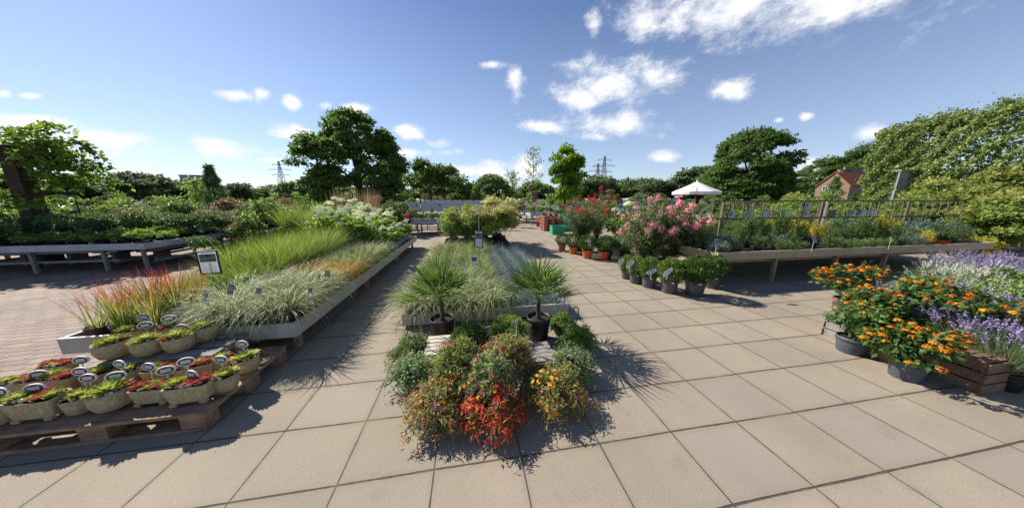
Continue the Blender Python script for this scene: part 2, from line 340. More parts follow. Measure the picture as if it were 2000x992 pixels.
# ------------------------------------------------------------------ ground, paving
def math_node(nt, op, a, b=None, c=None):
    m = nt.nodes.new('ShaderNodeMath'); m.operation = op
    for i, q in enumerate((a, b, c)):
        if q is None: continue
        if isinstance(q, (int, float)): m.inputs[i].default_value = q
        else: nt.links.new(q, m.inputs[i])
    return m.outputs[0]
def paving_mat():
    m, N, L = newmat('concrete_slabs'); nt = m.node_tree; Mn = lambda *a: math_node(nt, *a)
    o = N('ShaderNodeOutputMaterial'); p = N('ShaderNodeBsdfPrincipled'); L(p.outputs[0], o.inputs[0])
    tc = N('ShaderNodeTexCoord')
    nw = N('ShaderNodeTexNoise'); nw.inputs['Scale'].default_value = .9; L(tc.outputs['Object'], nw.inputs[0])
    wob = N('ShaderNodeVectorMath'); wob.operation = 'SCALE'; sub = N('ShaderNodeVectorMath'); sub.operation = 'SUBTRACT'; sub.inputs[1].default_value = (.5, .5, .5)
    L(nw.outputs['Color'], sub.inputs[0]); L(sub.outputs[0], wob.inputs[0]); wob.inputs['Scale'].default_value = .022
    ad = N('ShaderNodeVectorMath'); L(tc.outputs['Object'], ad.inputs[0]); L(wob.outputs[0], ad.inputs[1])
    sp = N('ShaderNodeSeparateXYZ'); L(ad.outputs[0], sp.inputs[0])
    s, r = .5037, .4257
    gx = Mn('DIVIDE', Mn('ADD', sp.outputs[0], 100*s-.2646), s); gy = Mn('DIVIDE', Mn('ADD', sp.outputs[1], 100*r-.4037), r)
    ix = Mn('FLOOR', gx); iy = Mn('FLOOR', gy)
    cv = N('ShaderNodeCombineXYZ'); L(ix, cv.inputs[0]); L(iy, cv.inputs[1])
    wn = N('ShaderNodeTexWhiteNoise'); wn.noise_dimensions = '2D'; L(cv.outputs[0], wn.inputs['Vector'])
    def edge(g, size):
        fr = Mn('FRACT', g); return Mn('MULTIPLY', Mn('MINIMUM', fr, Mn('SUBTRACT', 1.0, fr)), size)
    ex = edge(gx, s); ey = edge(gy, r)
    nj = N('ShaderNodeTexNoise'); nj.inputs['Scale'].default_value = 14; nj.inputs['Detail'].default_value = 5; L(tc.outputs['Object'], nj.inputs[0])
    # rows have slightly wider joints than columns
    e = Mn('MINIMUM', ex, Mn('MULTIPLY', ey, .72)); e = Mn('SUBTRACT', e, Mn('MULTIPLY', Mn('SUBTRACT', nj.outputs[0], .45), .005))
    jm = N('ShaderNodeMapRange'); jm.interpolation_type = 'SMOOTHSTEP'; L(e, jm.inputs[0]); jm.inputs[1].default_value = .0022; jm.inputs[2].default_value = .0046; jm.inputs[3].default_value = 1; jm.inputs[4].default_value = 0
    # slab colour
    n1 = N('ShaderNodeTexNoise'); n1.inputs['Scale'].default_value = 1.3; n1.inputs['Detail'].default_value = 7; n1.inputs['Roughness'].default_value = .6; L(tc.outputs['Object'], n1.inputs[0])
    n2 = N('ShaderNodeTexNoise'); n2.inputs['Scale'].default_value = 130; n2.inputs['Detail'].default_value = 5; n2.inputs['Roughness'].default_value = .8; L(tc.outputs['Object'], n2.inputs[0])
    vo = N('ShaderNodeTexVoronoi'); vo.inputs['Scale'].default_value = 95; L(tc.outputs['Object'], vo.inputs[0])
    f = Mn('ADD', Mn('ADD', Mn('MULTIPLY', wn.outputs['Value'], .20), .09), Mn('MULTIPLY', n1.outputs[0], .9))
    ra = N('ShaderNodeValToRGB'); L(f, ra.inputs[0]); ra.color_ramp.elements[0].position = .3; ra.color_ramp.elements[0].color = (.235, .197, .150, 1)
    ra.color_ramp.elements[1].position = 1.0; ra.color_ramp.elements[1].color = (.365, .303, .225, 1)
    g2 = N('ShaderNodeMixRGB'); g2.blend_type = 'OVERLAY'; g2.inputs[0].default_value = .75; L(ra.outputs[0], g2.inputs[1]); L(n2.outputs[0], g2.inputs[2])
    # pale and dark grains of aggregate
    gr = N('ShaderNodeMapRange'); L(vo.outputs['Distance'], gr.inputs[0]); gr.inputs[1].default_value = .17; gr.inputs[2].default_value = .08
    wg = N('ShaderNodeMath'); wg.operation = 'GREATER_THAN'; sc = N('ShaderNodeSeparateColor'); L(vo.outputs['Color'], sc.inputs[0]); L(sc.outputs[0], wg.inputs[0]); wg.inputs[1].default_value = .90
    g3 = N('ShaderNodeMixRGB'); L(Mn('MULTIPLY', gr.outputs[0], wg.outputs[0]), g3.inputs[0]); L(g2.outputs[0], g3.inputs[1]); g3.inputs[2].default_value = (.62, .58, .52, 1)
    # worn stains
    st = N('ShaderNodeTexNoise'); st.inputs['Scale'].default_value = 3.1; st.inputs['Detail'].default_value = 9; st.inputs['Roughness'].default_value = .7; L(ad.outputs[0], st.inputs[0])
    sm = N('ShaderNodeMapRange'); L(st.outputs[0], sm.inputs[0]); sm.inputs[1].default_value = .55; sm.inputs[2].default_value = .78; sm.inputs[4].default_value = .42
    g4 = N('ShaderNodeMixRGB'); L(sm.outputs[0], g4.inputs[0]); L(g3.outputs[0], g4.inputs[1]); g4.inputs[2].default_value = (.15, .125, .095, 1)
    gs = N('ShaderNodeMapRange'); L(wn.outputs['Value'], gs.inputs[0]); gs.inputs[1].default_value = .80; gs.inputs[2].default_value = .92; gs.inputs[4].default_value = .35
    g4b = N('ShaderNodeMixRGB'); L(gs.outputs[0], g4b.inputs[0]); L(g4.outputs[0], g4b.inputs[1]); g4b.inputs[2].default_value = (.20, .185, .165, 1); g4 = g4b
    # dirty rim beside the joints
    rim = N('ShaderNodeMapRange'); L(e, rim.inputs[0]); rim.inputs[1].default_value = .002; rim.inputs[2].default_value = .035; rim.inputs[3].default_value = .28; rim.inputs[4].default_value = 0
    g5 = N('ShaderNodeMixRGB'); L(Mn('MULTIPLY', rim.outputs[0], Mn('ADD', n1.outputs[0], .2)), g5.inputs[0]); L(g4.outputs[0], g5.inputs[1]); g5.inputs[2].default_value = (.14, .11, .08, 1)
    jn = N('ShaderNodeTexNoise'); jn.inputs['Scale'].default_value = 2.2; jn.inputs['Detail'].default_value = 8; jn.inputs['Roughness'].default_value = .75; L(tc.outputs['Object'], jn.inputs[0])
    jr = N('ShaderNodeValToRGB'); L(jn.outputs[0], jr.inputs[0]); jr.color_ramp.elements[0].position = .51; jr.color_ramp.elements[0].color = (.055, .042, .034, 1); jr.color_ramp.elements[1].position = .62; jr.color_ramp.elements[1].color = (.12, .16, .04, 1)
    g6 = N('ShaderNodeMixRGB'); L(Mn('MULTIPLY', jm.outputs[0], .9), g6.inputs[0]); L(g5.outputs[0], g6.inputs[1]); L(jr.outputs[0], g6.inputs[2])
    L(g6.outputs[0], p.inputs['Base Color']); p.inputs['Roughness'].default_value = .85; p.inputs['Specular IOR Level'].default_value = .25
    hgt = Mn('SUBTRACT', Mn('MULTIPLY', n2.outputs[0], .16), jm.outputs[0])
    b = N('ShaderNodeBump'); b.inputs['Strength'].default_value = .8; b.inputs['Distance'].default_value = .006; L(hgt, b.inputs['Height']); L(b.outputs[0], p.inputs['Normal'])
    return m
def brick_mat():
    m, N, L = newmat('clay_pavers')
    o = N('ShaderNodeOutputMaterial'); p = N('ShaderNodeBsdfPrincipled'); L(p.outputs[0], o.inputs[0])
    tc = N('ShaderNodeTexCoord')
    mp = N('ShaderNodeMapping'); mp.inputs['Rotation'].default_value = (0, 0, R(-3)); L(tc.outputs['Object'], mp.inputs[0])
    nw = N('ShaderNodeTexNoise'); nw.inputs['Scale'].default_value = 4; L(tc.outputs['Object'], nw.inputs[0])
    sub = N('ShaderNodeVectorMath'); sub.operation = 'SUBTRACT'; sub.inputs[1].default_value = (.5, .5, .5); L(nw.outputs['Color'], sub.inputs[0])
    wob = N('ShaderNodeVectorMath'); wob.operation = 'SCALE'; wob.inputs['Scale'].default_value = .035; L(sub.outputs[0], wob.inputs[0])
    ad = N('ShaderNodeVectorMath'); L(mp.outputs[0], ad.inputs[0]); L(wob.outputs[0], ad.inputs[1])
    br = N('ShaderNodeTexBrick'); L(ad.outputs[0], br.inputs[0]); br.inputs['Scale'].default_value = 1; br.inputs['Brick Width'].default_value = .21; br.inputs['Row Height'].default_value = .10
    br.inputs['Mortar Size'].default_value = .0065; br.inputs['Mortar Smooth'].default_value = .2; br.inputs['Bias'].default_value = 0
    br.inputs['Color1'].default_value = (.20, .145, .108, 1); br.inputs['Color2'].default_value = (.29, .21, .155, 1); br.inputs['Mortar'].default_value = (.075, .05, .038, 1)
    n = N('ShaderNodeTexNoise'); n.inputs['Scale'].default_value = 60; n.inputs['Detail'].default_value = 6; L(tc.outputs['Object'], n.inputs[0])
    n1 = N('ShaderNodeTexNoise'); n1.inputs['Scale'].default_value = 1.2; n1.inputs['Detail'].default_value = 6; L(tc.outputs['Object'], n1.inputs[0])
    ov = N('ShaderNodeMixRGB'); ov.blend_type = 'OVERLAY'; ov.inputs[0].default_value = .6; L(br.outputs['Color'], ov.inputs[1]); L(n.outputs[0], ov.inputs[2])
    ov2 = N('ShaderNodeMixRGB'); ov2.blend_type = 'OVERLAY'; ov2.inputs[0].default_value = .7; L(ov.outputs[0], ov2.inputs[1]); L(n1.outputs[0], ov2.inputs[2])
    L(ov2.outputs[0], p.inputs['Base Color']); p.inputs['Roughness'].default_value = .85
    b = N('ShaderNodeBump'); b.inputs['Strength'].default_value = .7; b.inputs['Distance'].default_value = .006; b.invert = True
    L(br.outputs['Fac'], b.inputs['Height']); L(b.outputs[0], p.inputs['Normal'])
    return m
def sheet(name, x0, x1, y0, y1, z, mat, rz=0, kind='structure'):
    o = mk(name, np.array([(x0, y0, 0), (x1, y0, 0), (x1, y1, 0), (x0, y1, 0)]), [(0, 1, 2, 3)], mat); o.location = (0, 0, z); o.rotation_euler = (0, 0, rz)
    return tag(o, kind=kind)
M_ground = plain('grassy_earth', (.075, .095, .035), .95, .3, .8, .3, col2=(.04, .06, .022))
sheet('ground', -1500, 1500, -300, 2500, -.008, M_ground)
tag(sheet('paving', -3.12, 26, -4, 46, 0, paving_mat(), UA), label='beige concrete slabs laid in a grid')
sheet('brick_paving', -34, -3.124, -4, 30, 0, brick_mat(), UA)

# ------------------------------------------------------------------ benches
def bench(name, label, org, la, lb, z0, z1, mat, legmat, legs=(), cross=False, lowbars=False, zt=None, th=.03, splits=(), group='display benches'):
    """org = front left corner, la across, lb away; edge boards, tray, legs"""
    t = thing(name, label, 'plant bench', org, UA, group)
    zt = z0+.04 if zt is None else zt
    hc = (z0+z1)/2; hh = z1-z0
    xs = [0]+list(splits)+[la]
    for a, b in zip(xs[:-1], xs[1:]):
        MB().box(((a+b)/2, th/2, hc), (b-a-.003, th, hh)).build('edge_board', mat, t, bevel=.003)
        MB().box(((a+b)/2, lb-th/2, hc), (b-a-.003, th, hh)).build('edge_board', mat, t, bevel=.003)
    for x in (th/2, la-th/2): MB().box((x, lb/2, hc), (th, lb-2*th-.004, hh)).build('edge_board', mat, t, bevel=.003)
    MB().box((la/2, lb/2, zt-.012), (la-2*th-.004, lb-2*th-.004, .02)).build('tray', M_tray, t)
    for (x, y) in legs:
        MB().box((x, y, (z0-.002)/2), (.055, .055, z0-.002)).build('leg', legmat, t, bevel=.003)
    ys = sorted({y for _, y in legs}); xl = sorted({x for x, _ in legs})
    if cross:
        for x in xl:
            MB().box((x, lb/2, z0-.06), (.03, ys[-1]-ys[0]-.06, .07)).build('crossbar', legmat, t)
        for y in (ys[0], ys[-1]): MB().box((la/2, y+.045, z0-.05), (xl[-1]-xl[0], .022, .05)).build('crossbar', legmat, t)
    if lowbars:
        for y in ys: MB().box((la/2, y+.04, .22), (xl[-1]-xl[0], .03, .045)).build('lower_rail', legmat, t)
        for x in xl: MB().box((x+.045, lb/2, .17), (.03, ys[-1]-ys[0]-.06, .05)).build('lower_rail', legmat, t)
    return t
LA = 1.80
oB = Vector((-2.08, 2.31, 0))-U*LA
UB = U
def pB(a, b, z=.285): return oB+U*a+Wv*b+Vector((0, 0, z))
bench('grass_bench', 'low pale bench full of ornamental grasses and hydrangeas beside the stacked pallets', oB, LA, 6.2, .20, .345, M_fascia, M_leg,
      [(x, y) for x in (.12, LA-.12) for y in (.2, 2.1, 4.1, 6.0)], splits=(), group=None, zt=.285)
oC = Vector((-1.30, 2.86, 0)); CA = 2.07
def pC(a, b, z=.05): return oC+U*a+Wv*b+Vector((0, 0, z))
bench('sedge_bench', 'very low pale bench in the middle holding sedges, blue fescue and yellow shrubs', oC, CA, 6.4, .03, .175, M_fascia, M_leg,
      [(x, y) for x in (.12, CA-.12) for y in (.2, 2.1, 4.1, 6.2)], group=None, zt=.06)
oD = Vector((3.52, 4.36, 0)); DA, DB = 6.85, 2.1
def pD(a, b, z=.51): return oD+U*a+Wv*b+Vector((0, 0, z))
bench('conifer_bench', 'long tan bench on wooden legs carrying potted conifers on the right', oD, DA, DB, .47, .61, M_fasciaD, M_leg,
      [(x, y) for x in (.08, 1.33, 2.75, 4.0, 5.3, 6.7) for y in (.08, DB-.12)], cross=True, splits=(3.33,), group=None)
oA = Vector((-7.76, 5.43, 0))-U*6.2
def pA(a, b, z=.51): return oA+U*a+Wv*b+Vector((0, 0, z))
bench('shrub_bench', 'grey edged bench of dark evergreen shrubs at the far left with low rails', oA, 6.2, 2.3, .47, .60, M_fasciaA, M_legA,
      [(x, y) for x in (1.2, 2.6, 4.1, 5.3, 6.0) for y in (.15, 2.0)], cross=True, lowbars=True, group=None)

# ------------------------------------------------------------------ small cards and signs
def plant_card(kindname, label, loc, mat, rz=0, w=.06, h=.09, stick=.16, tilt=-.35, group='plant cards in the pots'):
    t = thing('plant_card', label, 'plant label', loc, rz, group)
    q = Matrix.Rotation(tilt, 3, 'X')
    c = MB(); c.box((0, 0, stick+h/2), (w, .003, h), M=q); c.V = [(v[0], v[1], v[2]) for v in c.V]
    o = c.build('card', mat, t)
    s = MB()
    top = q @ Vector((0, 0, 0))+Vector((0, 0, stick+.01))
    s.box((0, .004, stick/2), (.008, .003, stick)).build('stick', M_white, t)
    f = MB(); f.box((0, 0, 0), (w*.8, .0008, h*.45), M=q); f.V = [(v[0], v[1]-.003+(q@Vector((0, 0, h*.1))).y, v[2]+stick+h/2+h*.1) for v in f.V]
    f.build('picture', M_greencard if mat is not M_greencard else M_bluecard, o)
    return t
def framed_sign(name, label, loc, rz, w, h, zb, post=True, tall=0, tilt=0.0, lean=0.0):
    """black framed information sheet on a rod: pictures above, lines of print below"""
    t = thing(name, label, 'sign', loc, rz)
    Q = Matrix.Rotation(tilt, 3, 'X') @ Matrix.Rotation(lean, 3, 'Y')
    C0 = Vector((0, -.012, zb+h/2))
    def bx(m, c, d, mi=0): m.box(C0+Q@Vector(c), d, M=Q, mi=mi)
    m = MB(); b = .014
    for c, d in (((0, 0, h/2-b/2), (w, .016, b)), ((0, 0, -h/2+b/2), (w, .016, b)), ((-w/2+b/2, 0, 0), (b, .016, h-2*b)), ((w/2-b/2, 0, 0), (b, .016, h-2*b))): bx(m, c, d)
    m.build('frame', M_frame, t, bevel=.002)
    m = MB(); bx(m, (0, 0, 0), (w-2*b, .006, h-2*b)); pa = m.build('sheet', M_paper, t)
    m = MB(); pw = (w-2*b)*.9
    cols = [plain('photo_grey_green', (.13, .19, .17), .6, .3, 60), plain('photo_dark_green', (.05, .12, .06), .6, .4, 60), plain('photo_green', (.13, .24, .10), .6, .3, 60), plain('photo_brown', (.30, .16, .13), .6, .3, 60)]
    for r_ in range(2):
        for k in range(3): bx(m, ((k-1)*pw/3, -.0042, h*.27-r_*h*.17), (pw/3-.001, .002, h*.165), mi=[[0, 1, 2], [2, 3, 0]][r_][k])
    m.build('picture', cols[0], pa, mats=cols[1:])
    m = MB(); bx(m, (0, -.0042, h*.41), (pw*.7, .002, h*.025))
    for k in range(8): bx(m, (-pw*.02*(k % 3), -.0042, -.02*h-k*h*.05), (pw*(.95-.06*(k % 3)), .002, h*.014))
    m.build('print', M_ink, pa)
    if post:
        m = MB(); m.tube([(0, .004, 0), (0, .004, zb+tall+h*.5)], .007, 8); m.build('post', M_metal, t)
    return t

# ------------------------------------------------------------------ leaf materials
L_carex = leaf('sedge_leaf', (.10, .16, .04), (.44, .46, .19), .35, .45, objvar=.15)
L_carex2 = leaf('white_edged_sedge_leaf', (.08, .14, .035), (.62, .63, .36), .35, .45, objvar=.12)
L_orange = leaf('orange_sedge_leaf', (.42, .26, .05), (.55, .44, .10), .35, .5, objvar=.1)
L_grass = leaf('bright_grass_leaf', (.11, .19, .03), (.33, .42, .09), .45, .45, objvar=.15)
L_red = leaf('blood_grass_leaf', (.16, .22, .05), (.34, .36, .10), .4, .45, tip=(.46, .03, .02), tiprange=(.56, .98), objvar=.12)
L_fescue = leaf('blue_fescue_leaf', (.09, .14, .13), (.34, .41, .39), .25, .5, objvar=.12)
L_yel = leaf('yellow_green_leaf', (.20, .26, .04), (.50, .50, .15), .4, .5, objvar=.15)
L_yelfl = leaf('cream_shoot', (.50, .48, .18), (.66, .62, .32), .35, .5)
L_mid = leaf('mid_green_leaf', (.09, .16, .035), (.22, .30, .075), .35, .42)
L_mid2 = leaf('fresh_green_leaf', (.12, .21, .04), (.26, .36, .08), .45, .45)
L_dark = leaf('dark_evergreen_leaf', (.05, .10, .03), (.13, .20, .06), .35, .45, spec=.4)
L_tree = leaf('tree_leaf', (.055, .115, .026), (.15, .235, .06), .45, .45, objvar=.15)
L_tree2 = leaf('lime_tree_leaf', (.10, .22, .02), (.26, .40, .05), .45, .45, objvar=.1)
L_hedge = leaf('hornbeam_leaf', (.10, .16, .035), (.32, .38, .13), .35, .45, objvar=.08)
L_far = leaf('far_tree_leaf', (.09, .14, .06), (.18, .24, .10), .45, .6, objvar=.25)
L_ole = leaf('oleander_leaf', (.09, .15, .05), (.27, .33, .14), .3, .4, objvar=.1)
L_box = leaf('box_leaf', (.035, .085, .018), (.12, .20, .04), .3, .35, objvar=.2)
L_palm = leaf('palm_leaf', (.035, .085, .018), (.13, .21, .045), .35, .4, objvar=.1)
L_con = leaf('conifer_green', (.07, .14, .04), (.20, .29, .09), .2, .55, objvar=.25)
L_conblue = leaf('conifer_blue', (.09, .15, .11), (.19, .27, .19), .2, .55, objvar=.15)
L_congold = leaf('conifer_gold', (.42, .36, .03), (.66, .55, .06), .3, .55, objvar=.12)
L_hyd = leaf('hydrangea_leaf', (.14, .25, .03), (.30, .42, .08), .45, .4)
L_lant = leaf('lantana_leaf', (.045, .10, .025), (.14, .22, .06), .3, .45)
L_port = leaf('portulaca_leaf', (.15, .21, .05), (.38, .43, .13), .35, .4)
L_portred = leaf('crimson_shoot', (.46, .05, .05), (.46, .22, .10), .35, .4)
L_portr = leaf('portulaca_red_stem', (.30, .12, .09), (.34, .32, .13), .35, .4)
L_portg = leaf('portulaca_grey_leaf', (.13, .21, .08), (.30, .37, .18), .3, .45)
F_red = leaf('red_petal', (.62, .012, .012), (.80, .07, .04), .3, .5)
F_orange = leaf('orange_petal', (.78, .13, .015), (.85, .36, .02), .3, .5)
F_yelor = leaf('amber_petal', (.80, .26, .015), (.86, .50, .03), .3, .5)
F_pink = leaf('pink_petal', (.84, .32, .37), (.92, .62, .60), .45, .5)
F_magenta = leaf('magenta_petal', (.55, .06, .20), (.72, .25, .40), .35, .5)
F_white = leaf('white_petal', (.60, .62, .44), (.80, .80, .66), .35, .5)
F_hyd = leaf('cream_hydrangea_petal', (.62, .68, .40), (.80, .83, .62), .3, .6)
F_lav = leaf('lavender_floret', (.22, .17, .32), (.46, .39, .56), .3, .6)
F_lavw = leaf('pale_floret', (.42, .42, .32), (.66, .65, .54), .3, .6)
L_lavst = leaf('lavender_stem', (.13, .19, .09), (.27, .33, .17), .3, .6)
L_semp = leaf('houseleek_green', (.28, .36, .05), (.58, .64, .18), .2, .35, tip=(.50, .22, .10), tiprange=(.8, 1.05), objvar=.1)
L_sempr = leaf('houseleek_red', (.42, .045, .04), (.60, .19, .14), .25, .4, tip=(.34, .26, .12), tiprange=(1.0, -.4), objvar=.1)
L_vine = leaf('vine_leaf', (.07, .15, .02), (.24, .34, .06), .5, .4, objvar=.05)
L_dry = leaf('dry_grass_stalk', (.28, .20, .10), (.42, .32, .18), .3, .6)

def dome(rng, n, rad, H, z0, qw=.35, lob=.08, seed=0):
    # clump centres of a crown that reaches down to z0 and is lobed at the top
    C = []
    while len(C) < n:
        q = rng.uniform(0, 1); a = rng.uniform(0, 2*np.pi)
        R_ = np.sqrt(max(0, 1-((q-qw)/(1-qw))**2)) if q > qw else .90+.10*q/qw
        R_ *= 1+lob*np.sin(3*a+seed)+lob*.7*np.sin(5*a+9*q+seed)
        s = rng.uniform(.55, 1)**.5
        C.append((rad[0]*R_*s*np.cos(a), rad[1]*R_*s*np.sin(a), z0+(H-z0)*q*(.9+.1*s)))
    return C
def rg(s): return np.random.default_rng(s)
def petals(rng, P, O, n, r, L, up=.3):
    """n petals round every point P that open towards O"""
    k = len(P); Pn = np.repeat(P, n, 0); On = np.repeat(O, n, 0)
    ax = unit(np.cross(On, rdir(rng, len(Pn)))); D = unit(ax+up*On)
    return cards(Pn, D, On, L*rng.uniform(.8, 1.1, len(Pn)), r*np.ones(len(Pn)), .15, .2)
def tuft(name, label, cat, mats, pots, sp):
    """grass in a pot: sp = list of blades() arguments per leaf material"""
    t = thing(name, label, cat)
    if pots: pot(t, *pots)
    for m, parts in zip(mats, sp): 
        V, F, tt = join(parts); mk('leaves', V, F, m, t, t=tt)
    return t
P_small = (.085, .12, M_black, 14)
def carex_protos(mat, nm, n=3, L=.42, N=330, seed=0, drp=(60, 130), lean=(5, 65), Wd=.0065):
    return [tuft(nm, 'x', 'ornamental grass', [mat], P_small, [[blades(rg(seed+i), N, .05, L*(1+.12*i), lean, drp, Wd, 5, .09)]]) for i in range(n)]
K_carexw = Kind(carex_protos(L_carex2, 'striped_sedge', 3, .45, 330, 10, Wd=.0072, drp=(70, 150)))
K_carexg = Kind(carex_protos(L_carex, 'green_sedge', 3, .40, 300, 20))
K_orange = Kind(carex_protos(L_orange, 'orange_sedge', 2, .42, 300, 30, Wd=.005))
K_fescue = Kind(carex_protos(L_fescue, 'blue_fescue', 2, .32, 420, 40, drp=(15, 70), lean=(0, 75), Wd=.0035))
K_grass = Kind(carex_protos(L_grass, 'green_grass', 3, .72, 380, 50, drp=(15, 75), lean=(0, 32), Wd=.0055))
K_red = Kind([tuft('blood_grass', 'x', 'ornamental grass', [L_red], (.10, .13, M_black, 14), [[blades(rg(60+i), 62, .07, .58, (0, 26), (2, 22), .011, 4, .1, .45)]]) for i in range(3)])
K_red2 = Kind([tuft('blood_grass', 'x', 'ornamental grass', [L_red], (.10, .13, M_brownpot, 14), [[blades(rg(66), 34, .07, .55, (5, 48), (2, 18), .010, 4, .1, .45)]])])

# ---- plants on the grass bench
G1 = 'ornamental grasses on the low bench'
def g_label(base, row, rows, k, n, where): return f'{base}, {ORD[k]} from the left in the {row} row {where}'
# red blood grass at the left end
for j, (b, row) in enumerate(((.16, 'front'), (.36, 'second'), (.56, 'third'))):
    n = 3
    for k in range(n):
        first = (j == 0 and k == 0)
        lab = 'sparse red tipped grass in a brown pot at the left end of the low bench' if first else f'red tipped blood grass, {row} row, {ORD[k]} from the left end of the low bench'
        (K_red2 if first else K_red).place(pB(.13+k*.21+.02*j, b+random.uniform(-.03, .03)), None, lab, 'blood grasses at the left end of the low bench', random.uniform(.74, .92))
tag_i = 0
# white striped sedges along the front and right edge
rows = [(.17, 5, .98), (.43, 5, .98), (.70, 5, .98), (.98, 4, 1.12)]
for j, (b, n, a0) in enumerate(rows):
    for k in range(n):
        a = a0+(LA-.13-a0)*k/(n-1)
        K_carexw.place(pB(a, b+random.uniform(-.03, .03)), None, f'creamy striped sedge of the low bench, {ORD[j]} row from the front, {ORD[k]} from left', 'striped sedges spilling over the corner of the low bench', random.uniform(.88, 1.08))
for j, b in enumerate((1.28, 1.52)):
    for k in range(4):
        K_orange.place(pB(1.0+k*.22, b), None, f'orange tinted sedge behind the striped ones, {("nearer", "farther")[j]} row, {ORD[k]} from left', 'orange sedges on the low bench', random.uniform(.95, 1.1))
for j, b in enumerate((1.85, 2.15, 2.5, 2.85, 3.2)):
    for k in range(3):
        K_carexg.place(pB(1.15+k*.25, b), None, f'silvery green sedge behind the orange sedges, {ORD[j]} row, {ORD[k]} from left', 'green sedges before the hydrangeas', random.uniform(1.0, 1.2))
for j, b in enumerate((.95, 1.25, 1.55, 1.85, 2.15, 2.5, 2.85, 3.2)):
    for k in range(3):
        K_grass.place(pB(.16+k*.28+(.05 if j % 2 else 0), b), None, f'tall bright green grass behind the blood grasses, {ORD[j]} row, {ORD[k]} from left', 'tall green grasses on the low bench', random.uniform(.80, 1.02)*(.75 if j < 2 else 1.0))
# hydrangeas
def hydrangea(seed):
    r = rg(seed); t = thing('hydrangea', 'x', 'hydrangea')
    pot(t, .12, .17, M_whitepot, 16)
    m = MB(); heads = []
    for k in range(5):
        a = 2.4*k+r.uniform(-.4, .4); q = .05+.05*k**.75; h = 1.0-.06*k+r.uniform(-.10, .1)
        e = Vector((q*math.cos(a), q*math.sin(a), h)); heads.append(e)
        m.tube([(.03*math.cos(a), .03*math.sin(a), .14), e*.55+Vector((0, 0, .05)), e], [.006, .005, .003], 5, cap=False)
    m.build('stem', M_bark if False else plain('green_stem', (.12, .18, .05), .6), t)
    P, O, _ = clump_crown(r, 620, (.30, .30, .34), 14, .13, low=-1); P[:, 2] += .55
    V, F, tt = foliage(r, P, O, .10, .065, .35, .2); mk('foliage', V, F, L_hyd, t, t=tt)
    parts = []
    for e in heads:
        rad = r.uniform(.06, .095); n = 190
        d = rdir(r, n); d[:, 2] = np.abs(d[:, 2])*.9-.2*(r.random(n) < .3); P2 = np.array(e)+d*rad*np.array([1, 1, .75])
        parts.append(cards(P2, unit(np.cross(d, rdir(r, n))), d, .024*np.ones(n), .02, .1, .2))
    V, F, tt = join(parts); mk('flower_heads', V, F, F_hyd, t, t=tt)
    return t
K_hyd = Kind([hydrangea(80+i) for i in range(3)])
for j, b in enumerate((3.75, 4.15, 4.55, 4.95, 5.35, 5.75, 6.05)):
    n = 4
    for k in range(n):
        K_hyd.place(pB(.25+k*.44, b+random.uniform(-.05, .05)), None, f'white flowered hydrangea beyond the sedges, {ORD[j]} row, {ORD[k]} from left', 'hydrangeas in white pots at the far end of the low bench', (1.12, 1.0, .85, .6)[k]*random.uniform(.92, 1.06))
# cards
for i, (u, v, m_, w) in enumerate(((400, 578, M_bluecard, .075), (450, 563, M_greencard, .07), (504, 566, M_bluecard, .06), (480, 545, M_bluecard, .06), (520, 540, M_bluecard, .065), (605, 562, M_bluecard, .045), (552, 541, M_bluecard, .04), (622, 537, M_bluecard, .06), (639, 531, M_greencard, .06), (605, 522, M_white, .02), (688, 490, M_bluecard, .06), (598, 500, M_bluecard, .05))):
    p = G(u, v, .62); p.z = .34
    plant_card('x', f'{("small slate blue", "small green")[m_ is M_greencard] if m_ is not M_white else "thin white"} plant card in the low bench grasses, {ORD[i]} of twelve from the left', p, m_, random.uniform(-.7, .4), w, w*1.35, .22, -.4, 'plant cards in the grasses of the low bench')
p = G(411, 520, .74); framed_sign('framed_sign', 'black framed plant information sign leaning over the tall grasses of the low bench', (p.x, p.y, .27), R(30), .175, .28, .38, True, 0, .05, .02)

# ---- the middle bench
G2 = 'sedges on the very low bench'
for j, b in enumerate((.16, .42, .70)):
    for k in range(5):
        a = .13+k*.235
        K_carexw.place(pC(a, b), None, f'pale striped sedge of the middle bench, {ORD[j]} row, {ORD[k]} from its left edge', 'striped sedges at the front of the middle bench', random.uniform(.95, 1.15))
for j, b in enumerate((.14, .36, .58, .82, 1.08, 1.36, 1.66, 1.98, 2.32, 2.68, 3.05, 3.45, 3.85)):
    for k in range(3):
        a = 1.32+k*.30
        K_fescue.place(pC(a, b), None, f'steel blue fescue tuft of the middle bench, {ORD[j]} row, {ORD[k]} from left', 'blue fescues on the right of the middle bench', random.uniform(.95, 1.15)*(.9 if j > 2 else .75))
for j, b in enumerate((1.0, 1.3, 1.62, 1.95, 2.3, 2.65, 3.0, 3.35, 3.75, 4.15)):
    for k in range(4):
        a = .14+k*.30
        K_carexg.place(pC(a, b), None, f'yellowish green sedge of the middle bench, {ORD[j]} row behind striped ones, {ORD[k]} from left', 'green sedges on the middle bench', random.uniform(.95, 1.25))
p = G(936, 476, .75); framed_sign('framed_sign', 'narrow framed plant sign on a rod in the middle bench before the yellow shrubs', (p.x, p.y, .06), R(-22), .17, .30, .62, True, .55, 0, .02)
p = G(926, 505, .55); plant_card('x', 'plain white card standing below the framed sign of the middle bench', (p.x, p.y, .15), M_white, .2, .10, .15, .30, -.1)
for i, (u, v) in enumerate(((808, 523), (850, 515), (868, 530), (886, 516), (910, 520))):
    p = G(u, v, .45); plant_card('x', f'dull blue plant card among the sedges of the middle bench, {ORD[i]} from the left', (p.x, p.y, .2), M_bluecard, random.uniform(-.5, .5), .065, .09, .18, -.5, 'blue cards on the middle bench')
